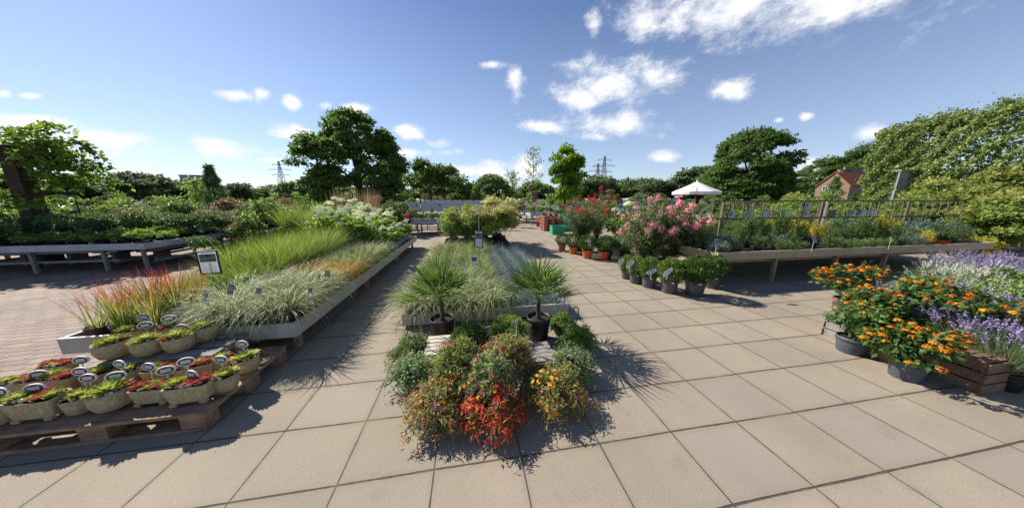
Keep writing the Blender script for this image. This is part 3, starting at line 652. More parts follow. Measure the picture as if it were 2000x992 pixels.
def bush(name, seed, mats, rad, z0, n, Lf, Wf, nclump=16, rc=.3, potd=(.13, .18, M_black, 16), droop=.2, stems=6, flowers=None, jit=.8):
    """leafy shrub in a pot: stems, foliage, optional second foliage part"""
    r = rg(seed); t = thing(name, 'x', 'shrub')
    if potd: pot(t, *potd)
    P, O, C = clump_crown(r, n, rad, nclump, rc, low=-.9, shell=.85); P[:, 2] += z0
    V, F, tt = foliage(r, P, O, Lf, Wf, droop, jit=jit); mk('foliage', V, F, mats[0], t, t=tt)
    if stems:
        m = MB()
        for k in range(min(stems, len(C))):
            e = Vector(C[k])+Vector((0, 0, z0)); m.tube([(0, 0, (potd[1] if potd else 0)*.8), e*.5+Vector((0, 0, .02)), e], [.012*max(rad), .009*max(rad), .004*max(rad)], 5, cap=False)
        m.build('stem', M_bark, t)
    if len(mats) > 1:
        k = int(n*(flowers or .12)); ix = np.argsort(-(P[:, 2]/rad[2]+.35*r.random(n)))[:k]
        V, F, tt = foliage(r, P[ix]+O[ix]*Lf*.4, O[ix], Lf*.9, Wf, -.3); mk('shoots', V, F, mats[1], t, t=tt)
    return t
K_gold = Kind([bush('golden_shrub', 100+i, [L_yel, L_yelfl], (.36, .36, .42), .62, 2000, .055, .032, 22, .15, flowers=.22) for i in range(3)])
K_lime = Kind([bush('lime_shrub', 110+i, [L_mid2, L_yel], (.30, .30, .46), .66, 1500, .055, .028, 20, .13, flowers=.3) for i in range(2)])
for j, b in enumerate((4.55, 4.95, 5.4, 5.9, 6.3)):
    for k in range(4):
        a = .30+k*.50; K = K_gold if (k >= 2 or j == 1 and k == 1) else K_lime
        s = (1.15, 1.15, 1.32, 1.5)[k]*random.uniform(.92, 1.06)*(1.0 if j > 0 else .9)
        K.place(pC(a, b), None, f'{"golden yellow" if K is K_gold else "lime green"} leafy shrub at the far middle bench end, {ORD[j]} row, {ORD[k]} from left', 'leafy shrubs at the far end of the middle bench', s)

# ------------------------------------------------------------------ pallets and houseleek pots
def pallet(name, label, loc, rz, lx=1.2, ly=.8, mat=M_pallet, nb=5, group=None):
    t = thing(name, label, 'pallet', loc, rz, group)
    w = .1; 
    for k in range(nb):
        y = w/2+(ly-w)*k/(nb-1); MB().box((lx/2, y, .133), (lx, w*(1.2 if k in (0, nb-1) else .95), .022)).build('deck_board', mat, t, bevel=.003)
    for k in range(3):
        x = .0725+(lx-.145)*k/2; MB().box((x, ly/2, .1105), (.145, ly-.004, .022)).build('stringer_board', mat, t)
    for i in range(3):
        for k in range(3):
            x = .0725+(lx-.145)*k/2; y = (.05, ly/2, ly-.05)[i]
            MB().box((x, y, .0608), (.143, (.1, .144, .1)[i]-.004, .076)).build('block', mat, t, bevel=.003)
    for i in range(3): MB().box((lx/2, (.05, ly/2, ly-.05)[i], .0112), (lx, .1, .0220)).build('bottom_board', mat, t, bevel=.003)
    return t
FR = Vector((-2.02, 1.46, 0)); pA0 = FR-U*1.2
pallet('pallet', 'wooden pallet on the slabs crowded with houseleek pots at the lower left', pA0, UA, 1.2, .80)
UP0 = Vector((-3.12, 1.76, .146)); pallet('pallet', 'short weathered pallet stacked on the first one under the rear houseleek bowls', UP0, UA, .74, .52, M_palletgrey, 4)
def rosette(r, c, R0, n=34, tilt=(0, 0)):
    k = np.arange(n); a = k*2.39996; q = np.sqrt((k+.5)/n)
    el = np.radians(82-66*q)                                  # inner leaves stand up
    D = np.stack([np.cos(a)*np.cos(el), np.sin(a)*np.cos(el), np.sin(el)], 1)
    Nn = np.stack([-np.cos(a)*np.sin(el), -np.sin(a)*np.sin(el), np.cos(el)], 1)
    P = np.array(c)+np.stack([np.cos(a)*q*R0*.25, np.sin(a)*q*R0*.25, -q*R0*.1], 1)
    L = R0*(.45+.55*q)*r.uniform(.9, 1.1, n)
    return cards(P, D, Nn, L, R0*.56*(.5+.5*q), .45, .3*0)
def icos(m, c, r, q=(1, 1, 1)):
    t_ = (1+5**.5)/2; vs = [(-1, t_, 0), (1, t_, 0), (-1, -t_, 0), (1, -t_, 0), (0, -1, t_), (0, 1, t_), (0, -1, -t_), (0, 1, -t_), (t_, 0, -1), (t_, 0, 1), (-t_, 0, -1), (-t_, 0, 1)]
    fs = [(0, 11, 5), (0, 5, 1), (0, 1, 7), (0, 7, 10), (0, 10, 11), (1, 5, 9), (5, 11, 4), (11, 10, 2), (10, 7, 6), (7, 1, 8), (3, 9, 4), (3, 4, 2), (3, 2, 6), (3, 6, 8), (3, 8, 9), (4, 9, 5), (2, 4, 11), (6, 2, 10), (8, 6, 7), (9, 8, 1)]
    m.add([Vector(c)+Vector((v[0]*q[0], v[1]*q[1], v[2]*q[2])).normalized()*r*Vector((q[0], q[1], q[2])).length/1.73 for v in vs], fs)
def houseleek(kind, seed):
    r = rg(seed); rnd = random.Random(seed)
    t = thing('houseleek_'+('trough' if kind == 'trough' else 'bowl' if kind == 'bowl' else 'pot'), 'x', 'planter')
    if kind == 'bowl':
        m = MB(); m.lathe([(.045, 0), (.075, .012), (.098, .05), (.10, .085), (.097, .105), (.086, .105), (.082, .09)], 22, jit=.03, rng=rnd); m.build('bowl', M_tufa, t, smooth=True); top = .09; rx, ry = .085, .085
        ros = [((0, 0, top), .082, L_semp), ((.055, .03, top), .05, L_sempr), ((-.05, .045, top), .05, L_semp), ((-.02, -.055, top), .045, L_semp)]
    elif kind == 'pot':
        m = MB(); m.lathe([(.055, 0), (.07, .01), (.08, .06), (.088, .115), (.076, .115), (.072, .1)], 20, jit=.02, rng=rnd); m.build('bowl', M_tufa, t, smooth=True); top = .105; rx, ry = .07, .07
        ros = [((0, 0, top), .078, L_semp), ((.05, -.03, top), .042, L_semp), ((-.045, .03, top), .045, L_sempr)]
    else:
        m = MB(); lx, ly = .125, .07
        def ring(sx, sy, z): return [(sx*a*(1 if abs(b) < 1 else .9), sy*b*(1 if abs(a) < 1 else .93), z) for a, b in ((-1, -.8), (-.86, -1), (0, -1), (.86, -1), (1, -.8), (1, 0), (1, .8), (.86, 1), (0, 1), (-.86, 1), (-1, .8), (-1, 0))]
        rs = [ring(lx*.84, ly*.8, .016), ring(lx*.92, ly*.9, .06), ring(lx, ly, .098), ring(lx, ly, .105), ring(lx*.9, ly*.85, .105), ring(lx*.88, ly*.83, .09)]
        V = sum(rs, []); F = []
        for i in range(len(rs)-1):
            for k in range(12): F.append((i*12+k, i*12+(k+1) % 12, (i+1)*12+(k+1) % 12, (i+1)*12+k))
        F.append(tuple(range(11, -1, -1))); m.add(V, F)
        for sx in (-1, 1):
            for sy in (-1, 1): m.box((sx*lx*.66, sy*ly*.6, .009), (.04, .03, .018))
        m.build('trough', M_tufa, t, bevel=.006); top = .097; rx, ry = .115, .06
        ros = [((-.075, 0, top), .06, L_semp), ((.03, .015, top), .045, L_sempr), ((.085, -.01, top), .05, L_sempr), ((.0, -.03, top), .032, L_semp), ((.05, -.035, top), .032, L_sempr), ((-.02, .035, top), .034, L_sempr)]
    s = MB(); n = 20; s.add([(0, 0, top-.006)]+[(rx*1.02*math.cos(2*math.pi*k/n), ry*1.02*math.sin(2*math.pi*k/n), top-.01) for k in range(n)], [(0, k+1, (k+1) % n+1) for k in range(n)]); s.build('soil', M_soil, t)
    for c, q, m_ in ros:
        c = (c[0]+rnd.uniform(-.012, .012), c[1]+rnd.uniform(-.01, .01), c[2]); q *= rnd.uniform(.85, 1.12)
        if q < .07 and rnd.random() < .3: m_ = L_semp if m_ is L_sempr else L_sempr
        V, F, tt = rosette(r, (c[0], c[1], c[2]+.012), q*rnd.uniform(.98, 1.16), 46); mk('rosette', V, F, m_, t, t=tt)
    pb = MB()
    for k in range(22 if kind == 'trough' else 9):
        a = rnd.uniform(0, 6.28); q = rnd.uniform(.55, .95); icos(pb, (rx*q*math.cos(a), ry*q*math.sin(a), top+.012), rnd.uniform(.010, .017), (1, .8, .7))
    tag(pb.build('pebbles', M_pebble, t, smooth=True))
    return t
K_bowl = Kind([houseleek('bowl', 201+i) for i in range(8)]); K_pot = Kind([houseleek('pot', 211+i) for i in range(5)]); K_tr = Kind([houseleek('trough', 221+i) for i in range(9)])
def hl(K, u, v, z, rz, lab, s=1):
    p = G(u, v, z); p.z = z; K.place(p, rz, lab, 'houseleek planters on the pallets', (s*.92, s*.92, s*(1.0 if K is K_pot else 1.28)))
zt = .146
for (K, u, v, rz, lab, s) in [
    (K_pot, 8, 822, .2, 'stone houseleek pot cut by the left picture edge on the pallet front', 1.05),
    (K_tr, 88, 812, UA, 'stone trough of red and green houseleeks at the left of the pallet front', 1.1),
    (K_pot, 166, 800, .5, 'flaring stone pot of green houseleek left of the round front bowl', 1.0),
    (K_bowl, 226, 795, .1, 'round stone bowl of green houseleek in the middle of the pallet front', 1.05),
    (K_tr, 308, 783, UA, 'stone trough of houseleeks and pebbles just left of the front corner trough', .95),
    (K_tr, 381, 781, UA+.1, 'stone trough of red houseleeks on the front right corner of the pallet', 1.08),
    (K_pot, 444, 758, 1.2, 'stone houseleek pot second along the right edge of the pallet', 1.02),
    (K_pot, 486, 722, 2.2, 'tall stone pot of green houseleek farthest along the right edge of the pallet', 1.05),
    (K_tr, 60, 770, .3, 'red houseleek trough in the middle row at the left end of the pallet', .95),
    (K_tr, 130, 762, .1, 'red houseleek trough in the middle row behind the flaring pot', .95),
    (K_bowl, 200, 752, .8, 'green houseleek bowl in the middle row behind the round front bowl', .85),
    (K_pot, 262, 745, 1.8, 'green houseleek pot in the middle row, tallest leaves', 1.0),
    (K_tr, 325, 745, .2, 'pebbled red houseleek trough in the middle row behind the corner troughs', .95),
    (K_tr, 388, 738, .5, 'red houseleek trough in the middle row next to the right edge pot', .95),
    (K_tr, 120, 735, .2, 'red houseleek trough in the back row behind its left end', .85),
    (K_bowl, 432, 722, .4, 'small houseleek bowl in the back row below the upper pallet', .8)]:
    hl(K, u, v, zt, rz, lab, s*.96)
zu = .292
for (K, u, v, rz, lab, s) in [
    (K_bowl, 226, 697, .4, 'leftmost stone bowl of green houseleek on the front of the upper pallet', 1.02),
    (K_bowl, 294, 691, 2.4, 'middle stone bowl of green houseleek on the front of the upper pallet', 1.0),
    (K_bowl, 354, 684, 4.0, 'rightmost stone bowl of green houseleek on the front of the upper pallet', 1.0),
    (K_tr, 275, 668, .4, 'red houseleek trough behind the bowls of the upper pallet', .95),
    (K_bowl, 336, 661, .4, 'red and green houseleek bowl behind the rightmost front bowl', .9),
    (K_bowl, 402, 664, 1.0, 'stone houseleek bowl at the right rear of the upper pallet', 1.02)]:
    hl(K, u, v, zu, rz, lab, s*.97)
def oval_label():
    t = thing('oval_label', 'x', 'plant label')
    m = MB(); n = 20; m.add([(.034*math.cos(2*math.pi*k/n), y, .16+.023*math.sin(2*math.pi*k/n)) for y in (-.002, .002) for k in range(n)], [tuple(range(n)), tuple(range(2*n-1, n-1, -1))]+[(k, n+k, n+(k+1) % n, (k+1) % n) for k in range(n)]); o = m.build('disc', M_brownlab, t)
    V = []; F = []
    for k in range(n):
        w = 2*math.pi*k/n
        for q in (1, 1.18): V += [(.0345*q*math.cos(w), -.0035, .16+.0235*q*math.sin(w)), (.0345*q*math.cos(w), .0035, .16+.0235*q*math.sin(w))]
    for k in range(n):
        a = k*4; b = ((k+1) % n)*4
        F += [(a, b, b+2, a+2), (a+1, a+3, b+3, b+1), (a, a+1, b+1, b), (a+2, b+2, b+3, a+3)]
    MB().add(V, F).build('rim', M_white, t)
    MB().box((0, -.0042, .16), (.042, .001, .022)).build('print', M_paper, o)
    MB().box((0, 0, .067), (.006, .003, .134)).build('stick', M_white, t)
    return t
M_brownlab = plain('label_brown', (.16, .10, .08), .5, .1, 40)
K_oval = Kind([oval_label()])
for i, (u, v, zz, ctx) in enumerate([(75, 731, .29, 'at the left rear of the pallet'), (67, 758, .31, 'above the red trough at the left'), (0, 765, .31, 'cut by the left picture edge'), (158, 703, .32, 'standing highest behind the back row at left'), (157, 725, .31, 'above the back row trough'), (172, 738, .31, 'above the trough behind the flaring pot'),
     (234, 711, .33, 'just below the leftmost upper bowl'), (226, 734, .32, 'above the round front bowl, dark ground'), (291, 716, .31, 'before the edge of the upper pallet'), (324, 723, .31, 'above the middle row troughs'), (363, 706, .33, 'small, below the rightmost upper bowl'), (375, 731, .31, 'above the front corner trough'),
     (281, 619, .46, 'topmost, before the blood grass'), (284, 635, .44, 'second topmost, before the blood grass'), (330, 622, .46, 'right of the two topmost oval labels'), (355, 640, .44, 'dark, above the rightmost upper bowl'), (432, 702, .33, 'above the pot at the pallet right edge'), (473, 672, .34, 'rightmost, above the tall stone pot')]):
    zz += .015; p = G(u, v, zz); p.z = zz-.182; K_oval.place(p, UA+random.uniform(-.3, .5), f'oval white rimmed plant label on a stick {ctx}', 'oval labels among the houseleeks', 1.14)

# ------------------------------------------------------------------ front display: crates, hanging baskets, small palms
def crate(name, label, loc, rz, lx=.5, ly=.4, h=.26, mat=M_crate, nb=3, floor=True, top=False, group=None):
    t = thing(name, label, 'crate', loc, rz, group); th = .011; gap = .012; bh = (h-gap*(nb-1))/nb
    for k in range(nb):
        z = bh/2+k*(bh+gap)
        for y in (th/2, ly-th/2): MB().box((lx/2, y, z+.001), (lx, th, bh)).build('side_board', mat, t, bevel=.002)
        for x in (th/2+.012, lx-th/2-.012): MB().box((x, ly/2, z+.001), (th, ly-2*th-.002, bh)).build('end_board', mat, t, bevel=.002)
    for x in (.045, lx-.045):
        for y in (th+.016, ly-th-.016): MB().box((x, y, h/2), (.03, .03, h-.012)).build('corner_post', mat, t)
    for zz in ([.012] if floor else [])+([h+.006] if top else []):
        n = 5
        for k in range(n): MB().box((lx/2, .045+(ly-.09)*k/(n-1), zz), (lx-.06 if zz < .1 else lx, (ly-.05)/n-.006, .01)).build('board', mat, t)
    return t
crate('pale_crate', 'pale wooden crate turned over under the middle trailing baskets', G(829, 735, 0), UA, .46, .36, .18, M_cratepale, 2, False, True)
crate('pale_crate', 'low pale crate in front, right behind the red flowered basket', G(884, 786, 0), UA, .34, .24, .13, M_cratepale, 2, False, True)
crate('dark_crate', 'weathered dark slatted crate on the right of the basket display', G(1022, 745, 0), UA, .30, .34, .15, M_palletgrey, 2, False, True)
crate('dark_crate', 'dark crate at the back of the basket display before the bench board', G(880, 692, 0), UA, .55, .3, .12, M_crate, 2, False, True)
def basket(nm, seed, leafm, fl, nf, rad=.20, hgt=.17, hook=True, stems=None, lean=(.0, .0), Lf=.030):
    r = rg(seed); t = thing(nm, 'x', 'hanging basket')
    m = MB(); m.lathe([(.07, 0), (.085, .01), (.115, .10), (.12, .13), (.128, .135), (.128, .145), (.115, .14)], 20); m.add([(.07*math.cos(2*math.pi*k/20), .07*math.sin(2*math.pi*k/20), 0) for k in range(20)], [tuple(range(19, -1, -1))]); m.build('basket', M_black, t, smooth=True)
    # dome of trailing shoots; shoots fall below the rim outside
    ns = 330; n = ns*11; d = rdir(r, ns); d[:, 2] = np.abs(d[:, 2])**.9*np.where(r.random(ns) < .12, -.3, 1); d = unit(d)   # shoots, eleven leaves along each
    q = np.tile(np.linspace(.52, 1.0, 11), ns)*np.repeat(r.uniform(.82, 1.18, ns), 11); d = unit(np.repeat(d, 11, 0)+.05*r.normal(0, 1, (n, 3))); ix_ = r.permutation(n); d = d[ix_]; q = q[ix_]
    rr = q*(1+.10*np.sin(5*np.arctan2(d[:, 1], d[:, 0])+seed)+.09*np.sin(9*d[:, 0]+seed)+.08*np.sin(8*d[:, 2]+3*d[:, 1]+seed))
    P = d*rr[:, None]*np.array([rad*1.08, rad*1.08, hgt*.84]); P[:, 2] += .125; P[:, 2] = np.maximum(P[:, 2]-.45*np.maximum(0, np.hypot(P[:, 0], P[:, 1])-rad*.5), .012)
    k1 = int(n*(.55 if stems else 1)); V, F, tt = foliage(r, P[:k1], d[:k1], Lf, Lf*.38, .1, .2, .9); mk('foliage', V, F, leafm, t, t=tt)
    if stems:
        low = P[k1:]; V, F, tt = foliage(r, low, d[k1:]*np.array([1, 1, .4]), Lf*1.7, Lf*.3, .45, .2, .8); mk('trailing_shoots', V, F, stems, t, t=tt)
    for m_, q in zip(fl, nf):
        out = np.argsort(-rr)[:n//3]; ix = r.choice(out, q, replace=False)
        pp = P[ix]+d[ix]*.012; V, F, tt = petals(r, pp, d[ix], 6, .012, .0155); mk('flowers', V, F, m_, t, t=tt)
    if hook:
        w = MB(); top = Vector((.02, 0, .40))
        for k in range(4):
            a = .6+k*math.pi/2; w.tube([(.122*math.cos(a), .122*math.sin(a), .14), (.05*math.cos(a), .05*math.sin(a), .30), top], .0022, 4)
        hk = [top+Vector((0, 0, i*.012)) for i in range(4)]+[top+Vector((.024-.024*math.cos(q), 0, .04+.03*math.sin(q))) for q in np.linspace(.2, 3.9, 9)]
        w.tube(hk, .0055, 6); w.build('hanger', M_darkwire, t)
    return t
GB = 'trailing purslane baskets on and around the crates'
for (u, v, z, sd_, lm, fl, nf, rad, hgt, hook, st, rz, lab) in [
    (856, 800, 0, 1, L_port, [F_orange, F_magenta], [40, 34], .205, .155, False, L_portr, 0, 'nearest trailing basket on the left, green and reddish with a few magenta and orange flowers'),
    (962, 806, 0, 2, L_port, [F_red, F_orange, F_magenta], [280, 50, 30], .20, .15, False, L_portred, 1, 'nearest trailing basket in the middle, covered in bright red flowers'),
    (1082, 770, 0, 3, L_port, [F_yelor, F_orange, F_magenta], [90, 40, 14], .22, .15, False, L_portr, 2, 'trailing basket front right, olive shoots with amber flowers'),
    (812, 738, 0, 4, L_portg, [F_orange, F_magenta], [9, 8], .19, .16, False, None, 0, 'grey green trailing basket at the left edge with scattered orange flowers'),
    (1118, 722, 0, 5, L_portg, [F_magenta, F_red], [8, 6], .19, .165, False, None, 0, 'grey green full trailing basket at the right edge above the amber one'),
    (806, 694, 0, 6, L_port, [F_red, F_orange], [6, 3], .17, .16, True, L_portg, .4, 'green trailing basket with its wire hanger upright beside the left palm pot'),
    (1130, 672, 0, 7, L_mid, [F_orange], [5], .175, .15, True, None, 2.9, 'darker green trailing basket with upright hook farthest right of the display'),
    (895, 712, .18, 8, L_port, [F_orange, F_red], [16, 30], .165, .15, False, L_port, 0, 'yellow green basket right of the left palm pot, orange flowers at its edge'),
    (952, 742, .13, 9, L_port, [F_magenta, F_orange], [60, 12], .17, .155, False, L_portg, 0, 'trailing basket in the very middle of the display with pink shoots on its right side'),
    (992, 700, .16, 10, L_port, [F_red, F_magenta], [40, 30], .175, .16, False, L_portr, 0, 'rusty green trailing basket behind the middle one towards the right palm'),
    (920, 668, .12, 11, L_mid, [F_orange], [3], .17, .15, True, None, .2, 'dark green trailing basket with upright hook between the two palms, on the left'),
    (995, 652, .12, 12, L_mid2, [F_magenta], [6], .18, .15, True, None, .5, 'light green trailing basket with upright hook against the bench board left of the right palm'),
    (1098, 640, 0, 13, L_mid, [F_orange], [3], .14, .11, True, None, .5, 'small dark trailing basket with upright hook at the bench corner right of the palm')]:
    t = basket('trailing_basket', 300+sd_, lm, fl, nf, rad, hgt, hook, st); p = G(u, v, z+.07); p.z = z; t.location = p; t.rotation_euler = (0, 0, rz); t['label'] = lab; t['group'] = GB
# round tags in two baskets
for (u, v, z, lab) in ((885, 672, .42, 'orange rimmed round tag stuck in the basket right of the left palm pot'), (928, 683, .40, 'brown round tag stuck in the middle basket of the display'), (1009, 630, .42, 'narrow tan tag stuck upright in the light green basket left of the right palm')):
    p = G(u, v, z); t = thing('round_tag', lab, 'plant label', (p.x, p.y, z-.16), .3)
    m = MB(); n = 16; sx = .014 if 'narrow' in lab else .026
    m.add([(sx*math.cos(2*math.pi*k/n), y, .16+.032*math.sin(2*math.pi*k/n)) for y in (-.002, .002) for k in range(n)], [tuple(range(n)), tuple(range(2*n-1, n-1, -1))]+[(k, n+k, n+(k+1) % n, (k+1) % n) for k in range(n)]); m.build('disc', M_orange if 'orange' in lab else M_brownlab if 'brown' in lab else M_cratepale, t)
    if 'orange' in lab: MB().box((0, -.0035, .16), (.03, .001, .036)).build('print', M_white, t)
    MB().box((0, 0, .066), (.006, .003, .13)).build('stick', M_white, t)
def palm(seed, label, loc, rz, s=1, pr=.128, ph=.265):
    r = rg(seed); t = thing('fan_palm', label, 'potted palm', loc, rz); t.scale = (s,)*3
    pot(t, pr, ph, M_black, 24)
    m = MB(); m.tube([(0, 0, ph*.8), (.008, 0, .38), (.0, .005, .50), (0, 0, .56)], [.028, .022, .026, .014], 8); m.V = [(v[0], v[1], .21+(v[2]-.21)*.72) for v in m.V]; m.build('trunk', M_bark, t)
    for k in range(13):
        az = k*2.39996; el = np.radians(82-62*(k/12)**.9)
        d = np.array([np.cos(az)*np.cos(el), np.sin(az)*np.cos(el), np.sin(el)]); base = np.array([0, 0, .44]); hub = base+d*r.uniform(.16, .26)
        upv = np.array([-np.cos(az)*np.sin(el), -np.sin(az)*np.sin(el), np.cos(el)]); sd2 = np.cross(d, upv)
        st = MB(); st.tube([tuple(base), tuple((base+hub)/2+upv*.01), tuple(hub)], [.005, .004, .003], 5); o = st.build('leaf_stalk', plain('palm_stalk', (.14, .18, .05), .5), t)
        n = 19; a = np.radians(np.linspace(-88, 88, n)+r.normal(0, 2, n)); L = (.30-.09*(np.abs(a)/1.9)**2)*r.uniform(.85, 1.05, n)
        D = np.cos(a)[:, None]*d+np.sin(a)[:, None]*sd2+upv*(.10+.18*np.abs(np.sin(a)))[:, None]-np.array([0, 0, .08])
        V, F, tt = cards(np.repeat(hub[None], n, 0), D, np.repeat(upv[None], n, 0)+.25*rdir(r, n), L*1.2, .0155*np.ones(n), .5, .15)
        mk('fan_leaf', V, F, L_palm, o, t=tt)
    return t
p = G(860, 676, 0); palm(401, 'small fan palm in a black pot on the left of the basket display', (p.x, p.y+.12, 0), .4)
p = G(1052, 618, .26); palm(402, 'small fan palm in a black pot on the right of the basket display', (p.x, p.y, 0), 2.2, 1.0)

# ------------------------------------------------------------------ box balls and oleanders in the middle
def boxball(seed, potm, pr, ph, rad, lm, sticker=True):
    r = rg(seed); t = thing('box_ball', 'x', 'potted shrub')
    o = pot(t, pr, ph, potm, 22)
    if sticker: m = MB(); m.box((0, -pr*.985, ph*.88), (.03, .004, .022)); m.build('sticker', M_white, o)
    n = 3600; d = rdir(r, n); rr = r.uniform(.72, 1.04, n)*(1+.08*np.sin(4*d[:, 0]*3+seed)+.07*np.sin(9*d[:, 2]+5*d[:, 1]+seed))
    P = d*rr[:, None]*np.array([rad, rad, rad*.95]); P[:, 2] += ph+rad*.78
    V, F, tt = foliage(r, P, d, .028, .020, -.05, .25, .5); mk('foliage', V, F, lm, t, t=tt)
    m = MB(); 
    for k in range(5): a = k*1.26; m.tube([(0, 0, ph*.8), (.03*math.cos(a), .03*math.sin(a), ph+.04), (rad*.6*math.cos(a), rad*.6*math.sin(a), ph+rad*.8)], [.006, .005, .003], 5, cap=False)
    m.build('stem', M_bark, t)
    return t
K_bo = Kind([boxball(410, M_orange, .15, .25, .26, leaf('dark_box_leaf', (.02, .06, .014), (.085, .155, .03), .3, .4, objvar=.1))]); K_bk = Kind([boxball(411, M_black, .14, .22, .26, L_box, False)])
L_box2 = leaf('young_box_leaf', (.07, .13, .025), (.20, .27, .06), .35, .35, objvar=.15)
K_bg = Kind([boxball(412, M_grey, .13, .22, .20, L_box2), boxball(413, M_grey, .13, .22, .20, L_box)])
for i, (u, v, s) in enumerate(((1099, 491, .85), (1121, 497, .95), (1149, 506, 1.0), (1182, 509, 1.0))):
    p = G(u, v); K_bo.place((p.x, p.y+.12, 0), 0, f'clipped box ball in an orange pot before the red oleander, {ORD[i]} from left', 'box balls in orange pots', s*.88)
for i, (u, v, s) in enumerate(((1179, 506, 1.0), (1205, 506, 1.05))):
    p = G(u, v+0); K_bk.place((p.x+.10*(i+1), p.y+.05, 0), 0, f'{("left", "right")[i]} of the two box balls in black pots beside the orange pots', 'box balls in black pots', s*.9)
for i, (u, v, s, lab, pv) in enumerate(((1226, 547, .80, 'leftmost and smallest box plant in a grey pot below the pink oleander', 0), (1244, 556, .86, 'box plant in a grey pot, second from the left below the pink oleander', 0), (1270, 564, .92, 'box plant in a grey pot behind the printed lozenge tag', 0), (1311, 575, 1.0, 'yellowish box plant in a grey pot with a white sticker, fourth grey pot', 0), (1362, 580, 1.12, 'nearest and largest box plant in a grey pot beside the tan bench', 1), (1395, 565, 1.0, 'shaded box plant in a grey pot against the first leg of the tan bench', 1))):
    p = G(u, v); K_bg.place((p.x+.02, p.y+.11, 0), -.2, lab, 'box plants in grey pots', s, v=pv)
def lozenge(label, loc, rz, tilt, L=.17):
    t = thing('price_tag', label, 'tag', loc, rz)
    Q = Matrix.Rotation(tilt, 3, 'Y') @ Matrix.Rotation(-.5, 3, 'X'); n = 14; pts = []
    for k in range(n):
        w = 2*math.pi*k/n; pts.append((L/2*(abs(math.cos(w))**.6)*(1 if math.cos(w) > 0 else -1), L*.17*(abs(math.sin(w))**.7)*(1 if math.sin(w) > 0 else -1)))
    C0 = Vector((0, 0, .12)); V = [C0+Q@Vector((a, y, b)) for y in (-.002, .002) for a, b in pts]
    m = MB(); m.add(V, [tuple(range(n)), tuple(range(2*n-1, n-1, -1))]+[(k, n+k, n+(k+1) % n, (k+1) % n) for k in range(n)]); o = m.build('card', M_white, t)
    m = MB()
    for k in range(4): m.box(C0+Q@Vector(((k-1.5)*L*.17, -.004, 0)), (L*.11, .001, L*.19), M=Q, mi=k % 2)
    m.build('print', plain('tag_green', (.10, .42, .16), .6), o, mats=[plain('tag_violet', (.35, .30, .62), .6)])
    MB().box((0, .004, .06), (.006, .003, .12)).build('stick', M_white, t)
for (u, v, z, tl, lab) in ((1208, 510, .38, -.9, 'white and green lozenge tag leaning left of the grey pots'), (1226, 513, .40, -.7, 'thin green tag over the second grey pot'), (1266, 527, .42, -.35, 'large printed white and green lozenge tag over the third grey pot'), (1297, 528, .42, -.75, 'white lozenge tag leaning between the third and fourth grey pots')):
    p = G(u, v, z); lozenge(lab, (p.x, p.y-.1, z-.12), .1, tl)
def oleander(seed, label, loc, rad, z0, fl, nfl, n=2600, stem=8, s=1, top_only=False):
    r = rg(seed); t = thing('oleander', label, 'shrub', loc, 0); t.scale = (s,)*3
    pot(t, .19, .26, M_black, 20)
    m = MB(); P = []; O = []; tips = []
    for k in range(34):
        a = k*2.4; q = (k+.5)/34; e = np.array([rad[0]*np.cos(a)*np.sqrt(q), rad[1]*np.sin(a)*np.sqrt(q), z0+rad[2]*np.sqrt(max(0, 1-.75*q))*r.uniform(.55, 1.15)]); b = np.array([.05*np.cos(a), .05*np.sin(a), .24])
        mid = (b+e)/2+np.array([0, 0, .08])-.12*np.array([np.cos(a), np.sin(a), 0]); m.tube([b, mid, e], [.009, .006, .003], 5, cap=False); tips.append(e)
        nn = n//34; w = r.uniform(.08, 1.0, nn)[:, None]**.8; pt = (1-w)**2*b+2*w*(1-w)*mid+w*w*e; P.append(pt+r.normal(0, .03, (nn, 3))); dd = unit(np.repeat((e-mid)[None], nn, 0)); o_ = rdir(r, nn); O.append(unit(dd*.55+o_))
    m.build('stem', M_bark, t); P = np.concatenate(P); O = np.concatenate(O)
    V, F, tt = cards(P, O, unit(np.array([0, 0, 1])+.5*rdir(r, len(P))), .15*r.uniform(.6, 1.1, len(P)), .022, .2, .35); mk('foliage', V, F, L_ole, t, t=tt)
    tips = np.array(tips)
    for m_, q in zip(fl, nfl):
        c = []; o2 = []
        cand = tips[np.argsort(-tips[:, 2])][:max(3, q)] if top_only else tips
        for j in range(q):
            e = cand[r.integers(len(cand))]+np.array([0, 0, .03]) if top_only else (tips[r.integers(len(tips))] if r.random() < .6 else None)
            if e is None:
                e = P[r.integers(len(P))]; e = e*1.0+unit((e-np.array([0, 0, z0]))[None])[0]*.08
            kk = r.integers(9, 18); dd = rdir(r, kk); c.append(e+dd*r.uniform(.03, .075, (kk, 1))); o2.append(dd)
        V, F, tt = petals(r, np.concatenate(c), np.concatenate(o2), 5, .024, .031, .45); mk('flowers', V, F, m_, t, t=tt)
    return t
p = G(1250, 545); oleander(420, 'left half of the pink oleander group, airy shrub leaning over the small grey pots', (p.x+.35, p.y+.5, 0), (.80, .62, 1.10), .42, [F_pink], [66], 3600)
p = G(1345, 552); oleander(421, 'right pink oleander with the most flowers, beside the tan bench', (p.x+.02, p.y+.75, 0), (.82, .6, 1.08), .40, [F_pink], [96], 4400)
p = G(1160, 500); oleander(422, 'dark leaved oleander with red flowers behind the orange pots', (p.x-.15, p.y+.75, 0), (.72, .62, .85), .62, [F_red], [22], 3400, top_only=True)
p = G(1190, 490); oleander(423, 'second red oleander standing taller behind the black potted box balls', (p.x-.12, p.y+.9, 0), (.62, .5, 1.1), .60, [F_red], [34], 2600, top_only=True)
